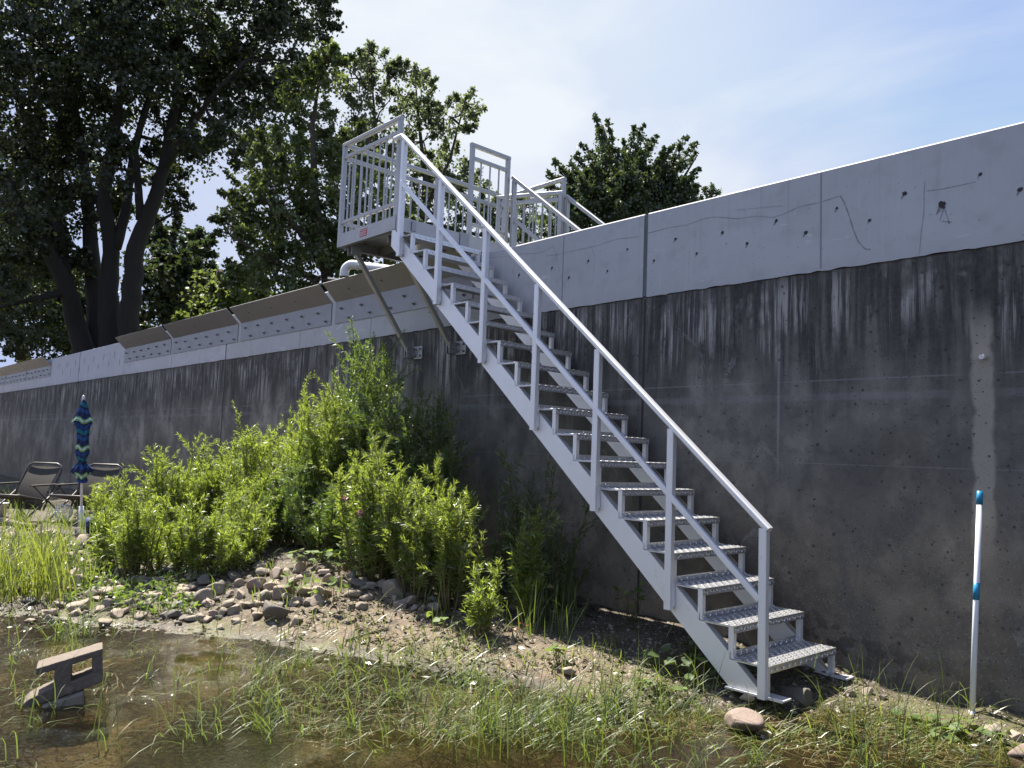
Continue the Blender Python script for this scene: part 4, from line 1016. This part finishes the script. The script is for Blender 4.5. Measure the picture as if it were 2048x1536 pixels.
wl(470, -1.5, 455, 870, 18, .50, 'pale yellow green willow left of centre', 'willow_leaf', dens=1.1)
wl(410, -1.75, 420, 875, 16, .45, 'yellow green willow with two tall shoots', 'willow_leaf', dens=1.1)
wl(350, -2.1, 345, 905, 16, .40, 'yellow green willow in front of the wall left of the thicket', 'willow_leaf', dens=1.1)
wl(290, -2.3, 290, 930, 12, .36, 'thin pointed willow beside the right recliner', 'willow_leaf', dens=1.0)
wl(235, -2.5, 245, 965, 11, .34, 'low willow right of the striped parasol', 'willow_leaf', dens=1.0)
wl(400, -2.45, 400, 1010, 13, .34, 'short bright willow among the stones, front left', 'willow_leaf', dens=1.15)
wl(330, -2.6, 335, 1030, 12, .34, 'short bright willow above the stones at left', 'willow_leaf', dens=1.15)
wl(470, -2.2, 480, 1060, 8, .24, 'small willow sprig right of the short bright ones', 'willow_leaf', dens=1.1)
wl(230, -2.95, 225, 1015, 11, .28, 'bright low willow at the left end of the stones, below the parasol', 'willow_leaf', dens=1.1)
wl(285, -2.85, 280, 985, 12, .30, 'bright low willow between the parasol and the short front pair', 'willow_leaf', dens=1.1)
wl(440, -2.35, 442, 1000, 12, .30, 'bright low willow right behind the front pair', 'willow_leaf', dens=1.1)
wl(510, -1.95, 506, 985, 12, .32, 'leafy willow at the left foot of the thicket', 'willow_leaf', dens=1.1)
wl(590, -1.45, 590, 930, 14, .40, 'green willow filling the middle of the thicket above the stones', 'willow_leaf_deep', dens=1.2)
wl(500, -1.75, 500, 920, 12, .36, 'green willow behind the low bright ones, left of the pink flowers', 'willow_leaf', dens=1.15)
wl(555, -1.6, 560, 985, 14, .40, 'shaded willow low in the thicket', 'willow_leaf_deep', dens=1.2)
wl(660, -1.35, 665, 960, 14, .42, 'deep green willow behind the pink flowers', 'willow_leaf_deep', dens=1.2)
wl(1060, -.95, 1085, 1035, 7, .14, 'single sunlit willow shoot standing before the shaded wall under the stair', 'willow_leaf', dens=1.3)
wl(968, -1.45, 975, 1120, 5, .15, 'small bright willow sprout at the edge of the sand', 'willow_leaf', dens=1.3)
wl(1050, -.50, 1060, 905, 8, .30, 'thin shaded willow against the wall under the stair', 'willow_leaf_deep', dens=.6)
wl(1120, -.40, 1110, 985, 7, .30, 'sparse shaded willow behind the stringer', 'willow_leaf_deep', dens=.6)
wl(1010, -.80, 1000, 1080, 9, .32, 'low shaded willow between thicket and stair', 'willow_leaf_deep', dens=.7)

# ---------------------------------------------------------------- blades: reeds and rushes
def blades(B, H, mat_sel, lean, wd, bend):
    """B bases (n,3), H lengths; arching four-segment strips"""
    n = len(B); a = RNG.uniform(0, 6.283, n); dirx = np.stack([np.cos(a), np.sin(a), np.zeros(n)], 1); side = np.stack([-np.sin(a+.6), np.cos(a+.6), np.zeros(n)], 1)
    T = np.linspace(0, 1, 6); V = np.zeros((n, 12, 3)); lean = lean[:, None]; bend = bend[:, None]
    for k, t in enumerate(T):
        ang = lean+bend*t*t
        if k == 0: c = B.copy()
        else: c = c+(dirx*np.sin(ang)+np.array([0, 0, 1.0])*np.cos(ang))*(H/5)[:, None]
        w = (wd*(1-t**2.2)+.0004)[:, None]; V[:, k*2] = c-side*w; V[:, k*2+1] = c+side*w
    V[:, :, 2] = np.maximum(V[:, :, 2], np.where(B[:, None, 2] < 0, .003, B[:, None, 2]))
    V[:, :2, 2] = B[:, None, 2]
    base = np.arange(n)[:, None, None]*12; q = np.array([[0,1,3,2],[2,3,5,4],[4,5,7,6],[6,7,9,8],[8,9,11,10]])
    return V.reshape(-1, 3), (base+q[None]).reshape(-1, 4)
def patch(name, label, pix, n, hr_, lean, bend, wd, mat, cl=6, jit=.05, kind='stuff', hfix=None):
    """pix: list of (px0, px1, py0, py1, weight)"""
    W = np.array([p[4] for p in pix], float); W /= W.sum(); pts = []
    for _ in range(n//cl):
        p = pix[RNG.choice(len(pix), p=W)]; q = at_z(RNG.uniform(p[0], p[1]), RNG.uniform(p[2], p[3]), 0)
        for _k in range(cl): pts.append((q[0]+RNG.normal(0, jit), q[1]+RNG.normal(0, jit)))
    pts = np.array(pts); pts = pts[pts[:, 1] < -.04]; z = height(pts[:, 0], pts[:, 1]); B = np.column_stack([pts, np.maximum(z-.01, -.035)])
    m = len(B); v, f = blades(B, RNG.uniform(*hr_, m), None, np.abs(RNG.normal(*lean, m)), RNG.uniform(*wd, m), RNG.uniform(*bend, m))
    v[:, 1] = np.minimum(v[:, 1], -.012)
    return tag(fast_mesh(name, v, f, mat), label, 'grass', kind=kind)
patch('rush_grass', 'green rushes and grass growing out of the shallow water', [(0,700,1260,1440,.8),(500,1000,1300,1500,1.3),(800,1420,1360,1500,2.4),(1000,1400,1400,1470,1.6),(1640,2048,1430,1536,.8),(0,600,1400,1536,.45),(1000,1640,1510,1560,.5),(0,300,1230,1330,.5)],
      2300, (.10, .42), (.55, .45), (.6, 2.5), (.0016, .0036), 'rush_blade', 11, .04)
patch('rush_grass', 'tall dark single rushes standing in the shallow water', [(0,900,1240,1480,1.0),(900,1420,1380,1536,.7),(1620,1900,1400,1536,.5)], 300, (.20, .44), (.05, .18), (.0, .5), (.0016, .0028), 'rush_blade', 2, .05)
patch('dry_grass', 'flattened yellow grass strewn over water and mud', [(600,1500,1300,1480,2.0),(0,700,1250,1400,.7),(1500,2048,1400,1530,1.4),(1200,1800,1380,1470,1.0)], 2600, (.06, .22), (1.35, .25), (.0, .5), (.0012, .0030), 'straw_blade', 6, .07)
patch('dry_grass', 'loose green grass stems lying over the wet mud', [(900,1500,1320,1470,2.0),(500,1000,1260,1340,1.2),(1500,2048,1400,1500,1.3)], 1900, (.06, .26), (1.15, .30), (.0, .8), (.0016, .0042), 'reed_blade', 5, .08)
def reeds(px0, px1, py0, py1, n, hr_, label, mat='reed_blade', y_off=None):
    pts = []
    for _ in range(n//6):
        q = hit(RNG.uniform(px0, px1), RNG.uniform(py0, py1))
        for _k in range(6): pts.append((q[0]+RNG.normal(0, .05), q[1]+RNG.normal(0, .05)))
    pts = np.array(pts); z = height(pts[:, 0], pts[:, 1]); B = np.column_stack([pts, z-.01]); m = len(B)
    v, f = blades(B, RNG.uniform(*hr_, m), None, np.abs(RNG.normal(.10, .16, m)), RNG.uniform(.003, .0055, m), RNG.uniform(.0, 1.3, m))
    return tag(fast_mesh('reed_clump', v, f, mat), label, 'reeds', kind='stuff')
reeds(-60, 130, 1120, 1210, 620, (.28, .72), 'bright yellow green reeds at the left edge of the bank')
reeds(20, 220, 1120, 1200, 220, (.15, .45), 'short grass among the stones at the left edge')
reeds(150, 900, 1130, 1230, 260, (.06, .22), 'short grass tufts between the stones on the bank', 'weed_leaf')
reeds(560, 1280, 1230, 1385, 330, (.04, .18), 'small grass tufts coming up through the sand', 'rush_blade')
reeds(1010, 1170, 1210, 1290, 120, (.2, .5), 'shaded grass at the foot of the wall left of the stair', 'rush_blade')
reeds(0, 250, 1020, 1090, 420, (.18, .55), 'thin weeds growing around the recliners', 'weed_leaf')
reeds(-200, 60, 985, 1010, 120, (.3, .6), 'dark weeds along the wall foot behind the recliner', 'rush_blade')

# bits of leaf, weed and twig washed up along the water line
def flakes(n, box, sd0, sd1, ln, mat, label, name):
    Q = np.array([at_z(RNG.uniform(box[0], box[1]), RNG.uniform(box[2], box[3]), .02) for _ in range(n)]); sd = shore_d(Q[:, 0], Q[:, 1]); dn = vnoise(Q[:, 0]*3.1, Q[:, 1]*3.1, 31)+.6*vnoise(Q[:, 0]*9, Q[:, 1]*9, 32)
    Q = Q[(sd > sd0) & (sd < sd1) & (dn > .72) & (Q[:, 1] < -.05)]; C = np.column_stack([Q[:, 0], Q[:, 1], np.maximum(height(Q[:, 0], Q[:, 1]), 0)+RNG.uniform(.002, .022, len(Q))])
    D = unit(RNG.normal(0, 1, C.shape)*np.array([1, 1, .22])); N2 = unit(np.cross(D, np.array([0, 0, 1.0])+RNG.normal(0, .35, C.shape))); l = RNG.uniform(*ln, len(C)); v, f = leaf_quads(C, D, N2, l, l*RNG.uniform(.06, .28, len(C)))
    tag(fast_mesh(name, v, f, mat), label, 'debris', kind='stuff')
flakes(9000, (-50, 1760, 1210, 1470), -.35, .40, (.018, .07), 'litter_leaf', 'brown leaf litter and twigs washed up along the water line', 'shore_litter')
flakes(9500, (-50, 2048, 1210, 1500), -.45, .75, (.02, .07), 'weed_scrap', 'scraps of green water weed lying along the water line', 'weed_scraps')
flakes(9000, (-20, 1200, 1030, 1290), .10, 4.0, (.02, .08), 'litter_leaf', 'dry leaf litter lying between the stones on the bank', 'leaf_litter')
# low leafy cover over the bank, nothing one could count
n = 15000; px = RNG.uniform(0, 1150, n); py = RNG.uniform(1085, 1215, n); Q = np.array([at_z(a, b_, .2) for a, b_ in zip(px, py)]); Q = Q[(Q[:, 1] < -.08) & (Q[:, 1] > -4) & (Q[:, 0] > -13)]
dn = vnoise(Q[:, 0]*1.6, Q[:, 1]*1.6, 21)+.5*vnoise(Q[:, 0]*5, Q[:, 1]*5, 22); sd = shore_d(Q[:, 0], Q[:, 1]); keep = (dn > .70) & (sd > .25) & ~((Q[:, 0] > -4.6) & (Q[:, 1] < -1.25)); Q = Q[keep]
C = np.column_stack([Q[:, 0], Q[:, 1], height(Q[:, 0], Q[:, 1])+RNG.uniform(.0, .11, len(Q))]); D = unit(RNG.normal(0, 1, C.shape)*np.array([1, 1, .6])); v, f = leaf_quads(C, D, perp(D), RNG.uniform(.03, .075, len(C)), RNG.uniform(.008, .020, len(C)))
tag(fast_mesh('ground_cover', v, f, 'willow_leaf_deep'), 'low leafy ground cover between the stones on the bank', 'ground cover', kind='stuff')
# ---------------------------------------------------------------- broadleaf weeds and flowers
def weed(px, py, n, size, hgt, label, mat='weed_leaf', spread=.16, name='weed', group=None, pos=None):
    p = pos if pos is not None else hit(px, py); z = h1(p[0], p[1]); e = empty(name, (p[0], p[1], z), label, 'weed', group); sb = MB(); V = []; F = []; k = 0
    for i in range(n):
        a = random.uniform(0, 6.28); r = spread*math.sqrt(random.random()); hh = hgt*random.uniform(.35, 1)
        c = Vector((p[0]+r*math.cos(a), min(p[1]+r*math.sin(a), -.04), z+hh)); limb(sb, (p[0]+r*.2*math.cos(a), p[1]+r*.2*math.sin(a), z-.02), c, .003, .0015, .08, 4)
        d = Vector((math.cos(a)+random.gauss(0,.5), math.sin(a)+random.gauss(0,.5), random.uniform(-.5, .3))).normalized(); s = d.cross(Vector((random.gauss(0,.3), random.gauss(0,.3), 1))).normalized(); u = s.cross(d)
        l = size*random.uniform(.6, 1.2)
        out = [(0,0,0),(.15,.42,.05),(.45,.52,.06),(.8,.28,.02),(1.0,0,-.10),(.8,-.28,.02),(.45,-.52,.06),(.15,-.42,.05)]
        V += [tuple(c+d*(q[0]*l)+s*(q[1]*l)+u*(q[2]*l)) for q in out]+[tuple(c+d*(.5*l)-u*.03*l)]
        F += [(k+8,k+0,k+1,k+2),(k+8,k+2,k+3,k+4),(k+8,k+4,k+5,k+6),(k+8,k+6,k+7,k+0)]; k += 9
    sb.build('stalk', 'willow_stem', e); fast_mesh('leaves', np.array(V), np.array(F), mat, e); return e
weed(1262, 1245, 16, .075, .30, 'broad-leaved weed catching the sun at the wall foot behind the stringer', spread=.12)
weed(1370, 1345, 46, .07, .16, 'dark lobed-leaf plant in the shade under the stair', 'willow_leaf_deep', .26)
weed(1330, 1395, 16, .06, .12, 'small shaded leafy plant at the water edge under the stair', 'weed_leaf', .14)
for px, py, n, lab in ((615,1135,26,'pale heart-leaved vine on the stones left of the bank top'), (690,1140,34,'pale heart-leaved vine trailing over the upper stones'), (740,1165,26,'heart-leaved vine at the foot of the front willow'), (665,1205,14,'single vine sprig on the sand beside a pale stone'), (580,1190,14,'leafy seedling between two round stones')):
    weed(px, py, n, .07, .17, lab, 'weed_leaf', .17, 'vine', 'heart-leaved vines over the stones')
weed(50, 1175, 14, .075, .16, 'round-leaved weed at the left edge below the reeds'); weed(88, 1178, 8, .06, .18, 'small round-leaved weed right of the reeds')
weed(640, 1390, 5, .07, .05, 'flat green water plant floating among the rushes'); weed(1115, 1330, 12, .06, .20, 'little upright weed with narrow leaves beside the pale stone', 'weed_leaf', .05)
weed(1045, 1280, 5, .045, .16, 'small smartweed with red leaves at the edge of the shade', 'red_leaf', .06); weed(1930, 1475, 20, .06, .08, 'low green weed around the foot of the marker pole')
weed(1860, 1465, 22, .07, .07, 'low lettuce-like weed left of the marker pole'); weed(900, 1265, 10, .06, .14, 'weed sprig on the sand left of the willow sprout')
for px, py, ty, lab in ((690, 1110, 998, 'pink flower head on a leafy stem, the upper of two'), (735, 1110, 1028, 'pink flower head beside the front willow, the lower of two')):
    y = -1.62; tp = at_y(px if ty == 998 else 722, ty, y); tp = at_y(688 if ty == 998 else 722, ty, y); bz = h1(tp[0], y)
    e = empty('flower', (tp[0], y, bz), lab, 'flower', 'pink flowers in the thicket'); sb = MB(); limb(sb, (tp[0], y, bz), tp, .005, .003, .02, 6); sb.build('stalk', 'willow_stem', e)
    n = 26; C = np.array(tp)+RNG.normal(0, .018, (n, 3)); D = unit(RNG.normal(0, 1, (n, 3))+np.array([0, 0, .8])); v, f = leaf_quads(C, D, perp(D), .03, .012); fast_mesh('blossom', v, f, 'pink_petal', e)
    n = 40; t = RNG.uniform(.25, .95, n)[:, None]; C = np.array([tp[0], y, bz])*(1-t)+np.array(tp)*t; D = unit(RNG.normal(0, 1, (n, 3))*np.array([1, 1, .3])+np.array([0, 0, .3])); v, f = strip_leaves(C, D, np.full(n, .10), np.full(n, .013), np.full((n, 1), .6)); fast_mesh('leaves', v, f, 'weed_leaf', e)
# driftwood
for i, (a, b_, r, lab) in enumerate((((690,1285),(775,1262),.010,'thin dark stick lying at the water edge on the sand'), ((0,1050),(70,1065),.05,'grey driftwood log at the left edge by the recliner'), ((95,985),(30,980),.025,'pale stick against the wall foot behind the left recliner'), ((190,1030),(150,1040),.02,'pale driftwood branch behind the parasol pole'))):
    A = hit(*a); B = hit(*b_); A[2] = h1(A[0], A[1])+r; B[2] = h1(B[0], B[1])+r*1.5; A[1] = min(A[1], -.1); B[1] = min(B[1], -.1)
    sb = MB(); limb(sb, A, B, r, r*.7, .04, 9); tag(sb.build('driftwood', 'driftwood', None, True, origin=tuple(A)), lab, 'driftwood', 'driftwood on the shore')

# ---------------------------------------------------------------- parasol, recliners and things by them
pbase = Vector(at_d(160, 1078, 11.4)); ptop = Vector(at_d(167, 790, 11.4)); gz = h1(pbase.x, pbase.y); pbase.z = gz
e = empty('beach_parasol', pbase, 'closed beach parasol striped in blue, green and white on a white pole', 'parasol')
axis = (ptop-pbase); H = axis.length; axis.normalize(); _, sx_, sy_ = basis(axis, (0, 1, 0))
m = MB(); m.tube([pbase-axis*.1, pbase+axis*H*.98], .019, 12); m.build('pole', 'white_enamel', e, True)
prof = [(.965,.012,0),(.94,.040,.004),(.90,.062,.006),(.86,.082,.010),(.82,.110,.016),(.795,.124,.022),(.785,.10,.020),(.76,.082,.012),(.72,.076,.010),(.66,.070,.010),(.61,.082,.012),(.57,.088,.012),(.53,.066,.008),(.500,.050,.004),(.485,.056,.006),(.455,.090,.022),(.43,.122,.034),(.415,.108,.030),(.395,.075,.012),(.365,.062,.008),(.34,.058,.006)]
m = MB(); n = 48; vs = []; DX = {.61:.0}
for t, r, a in prof:
    cx = .022*math.sin(t*17.0)+.012*math.sin(t*31); tw = t*5.0
    for k in range(n):
        th = 2*math.pi*k/n; rr = r+a*math.sin(8*th+tw*3)+a*.6*math.sin(3*th+t*9)
        vs.append(pbase+axis*(H*t)+sx_*(cx+rr*math.cos(th))+sy_*(rr*math.sin(th)))
m.add(vs, [(i*n+k, i*n+(k+1)%n, (i+1)*n+(k+1)%n, (i+1)*n+k) for i in range(len(prof)-1) for k in range(n)]); cn = m.build('canopy', 'striped_canvas', e, True)
m = MB(); m.tube([pbase+axis*H*.955, pbase+axis*H*.985, pbase+axis*H*1.0], [.030, .018, .006], 12); m.build('finial', 'white_plastic', e, True)
m = MB(); c_ = pbase+axis*H*.493; m.tube([c_-axis*.008, c_+axis*.008], .060, 20); m.build('tie_strap', 'navy_cloth', e)
m = MB(); m.tube([pbase-axis*.05, pbase+axis*.30], .034, 12); m.build('sleeve', 'white_enamel', e, True)

def recliner(px_l, px_r, py_top, dep, label, rz):
    pl = at_d(px_l, py_top, dep); pr_ = at_d(px_r, py_top, dep*1.004); c = Vector((pl+pr_)/2); w_ = .60; gz = h1(c.x, c.y)
    e = empty('reclining_chair', (c.x, c.y, gz), label, 'chair', 'recliners by the parasol')
    hh = max(.85, c.z-gz); X = Vector((math.cos(rz), math.sin(rz), 0)); Y = Vector((-math.sin(rz), math.cos(rz), 0))
    o = Vector((c.x, c.y, gz)); q = lambda u, v, z: o+X*u+Y*v+Vector((0, 0, z))
    # back leans towards the viewer's far side: foot of the back nearer
    b0, b1 = (-.34, .16), (.0, hh); hw = w_/2
    bk = [q(-hw, b0[0], b0[1]), q(-hw, b1[0]-.03, b1[1]-.10), q(-hw+.03, b1[0]-.01, b1[1]-.03), q(-hw+.10, b1[0], b1[1]), q(hw-.10, b1[0], b1[1]), q(hw-.03, b1[0]-.01, b1[1]-.03), q(hw, b1[0]-.03, b1[1]-.10), q(hw, b0[0], b0[1])]
    m = MB(); m.tube(bk, .016, 10); m.build('back_frame', 'chair_frame', e, True)
    m = MB(); n = 9; vs = []
    for i in range(n):
        t = i/(n-1); y = b0[0]+(b1[0]-b0[0])*t; z = b0[1]+(hh-.05-b0[1])*t; s = -.04*math.sin(math.pi*t)
        for k in range(5):
            u = -hw+.045+(w_-.09)*k/4; vs.append(q(u, y+s+.012*math.cos(math.pi*(k/4-.5)), z))
    k0 = len(vs); vs += [v+Y*.006 for v in vs]
    fs = [(i*5+k, i*5+k+1, (i+1)*5+k+1, (i+1)*5+k) for i in range(n-1) for k in range(4)]; m.add(vs, fs+[tuple(a+k0 for a in f[::-1]) for f in fs]); m.build('back_sling', 'mesh_sling', e, True)
    m = MB(); m.add([q(-hw+.05,-.30,.30), q(hw-.05,-.30,.30), q(hw-.05,-.80,.40), q(-hw+.05,-.80,.40), q(-hw+.05,-.30,.306), q(hw-.05,-.30,.306), q(hw-.05,-.80,.406), q(-hw+.05,-.80,.406)], [(0,1,2,3),(7,6,5,4),(0,4,5,1),(1,5,6,2),(2,6,7,3),(3,7,4,0)]); m.build('seat_sling', 'mesh_sling', e)
    m = MB(); m.tube([q(-hw,-.30,.30), q(-hw,-.82,.40), q(-hw+.06,-.86,.40), q(hw-.06,-.86,.40), q(hw,-.82,.40), q(hw,-.30,.30)], .015, 8); m.build('seat_frame', 'chair_frame', e, True)
    for s in (-1, 1):
        m = MB(); m.tube([q(s*(hw+.03),-.78,0), q(s*(hw+.03),-.05,.52)], .013, 8); m.tube([q(s*(hw+.03),.12,0), q(s*(hw+.03),-.60,.52)], .013, 8); m.build('leg', 'chair_frame', e, True)
        m = MB(); m.bar(q(s*(hw+.03),-.66,.535), q(s*(hw+.03),.02,.545), .05, .022); m.build('armrest', 'chair_frame', e)
    return e
recliner(60, 121, 943, 12.4, 'brown mesh recliner left of the striped parasol', R_(38))
recliner(188, 234, 936, 12.6, 'brown mesh recliner half hidden behind the willow, right of the parasol', R_(40))
# white lattice lantern
lp = Vector(at_d(127, 1024, 11.9)); gz = h1(lp.x, lp.y); lp.z = max(lp.z, gz+.11)
e = empty('garden_lantern', (lp.x, lp.y, lp.z-.11), 'white lattice ball lantern on stacked flat stones between the recliners', 'lantern')
bm = bmesh.new(); bmesh.ops.create_icosphere(bm, subdivisions=2, radius=.12)
for v in bm.verts: v.co.z = max(-.10, min(.10, v.co.z)); 
me = bpy.data.meshes.new('lattice'); bm.to_mesh(me); bm.free(); me.materials.append(M['white_plastic']); o = bpy.data.objects.new('lattice', me); COL.objects.link(o); o.parent = e; o.location = (0, 0, .11)
wm = o.modifiers.new('w', 'WIREFRAME'); wm.thickness = .016; wm.use_even_offset = False
m = MB(); m.lathe([(.085,-.0),(.085,.012)], 18, (lp.x, lp.y, lp.z-.115)); m.build('base', 'white_plastic', e)
# flat slabs under it
for i in range(4):
    pz = lp.z-.13-.05*i
    if pz < gz-.06: break
    s = bpy.data.objects.new('stone', SMM[(i*3 % 14, 'stone_buff')]); COL.objects.link(s); s.location = (lp.x+random.gauss(0,.05), lp.y+random.gauss(0,.05), pz-.005); s.scale = (.22, .22, .04); s.rotation_euler = (0, 0, i*1.3)
    tag(s, 'flat stone stacked under the white lantern', 'stone', 'flat stones under the lantern')
# blue bag and bucket
bgp = hit(186, 1075); e = empty('beach_bag', (bgp[0], bgp[1], h1(bgp[0], bgp[1])), 'dark blue cloth bag lying at the foot of the parasol', 'bag')
me = stone_mesh(77, (.24, .16, .15), 3, .35); me.name = 'bag_body'; me.materials.append(M['navy_cloth']); o = bpy.data.objects.new('bag_body', me); COL.objects.link(o); o.parent = e; o.location = (0, 0, .12)
m = MB(); pt = [(bgp[0]-.12+.24*t, bgp[1], h1(bgp[0], bgp[1])+.22+.10*math.sin(math.pi*t)) for t in np.linspace(0, 1, 9)]; m.tube(pt, .010, 8); m.build('strap', 'white_plastic', e, True)
bk_ = at_d(0, 1012, 12.5); e = empty('bucket', (bk_[0], bk_[1], h1(bk_[0], bk_[1])), 'small white bucket cut by the left edge of the photo', 'bucket'); bz = h1(bk_[0], bk_[1]); bh = max(.22, bk_[2]-bz)
m = MB(); m.lathe([(.085,0),(.11,bh),(.118,bh),(.118,bh-.02),(.104,bh-.012),(.08,.01)], 20, (bk_[0], bk_[1], bz)); m.build('pail', 'white_plastic', e, True)
# far yellow parasol on the land
yt = Vector(at_d(52, 688, 44)); e = empty('garden_parasol', (yt.x, yt.y, 3.28), 'closed pale yellow parasol on the land beyond the wall at far left', 'parasol')
m = MB(); m.tube([(yt.x, yt.y, 3.2), (yt.x, yt.y, yt.z+.1)], .03, 8); m.build('pole', 'driftwood', e)
m = MB(); vs = []; prof = [(0,.03),(-.15,.12),(-.6,.22),(-.95,.30),(-1.15,.33),(-1.2,.24)]; n = 32
for z, r in prof:
    for k in range(n): th = 2*math.pi*k/n; rr = r*(1+.22*math.sin(8*th)); vs.append((yt.x+rr*math.cos(th), yt.y+rr*math.sin(th), yt.z+z))
m.add(vs, [(i*n+k, i*n+(k+1)%n, (i+1)*n+(k+1)%n, (i+1)*n+k) for i in range(len(prof)-1) for k in range(n)]); m.build('canopy', 'yellow_cloth', e, True)
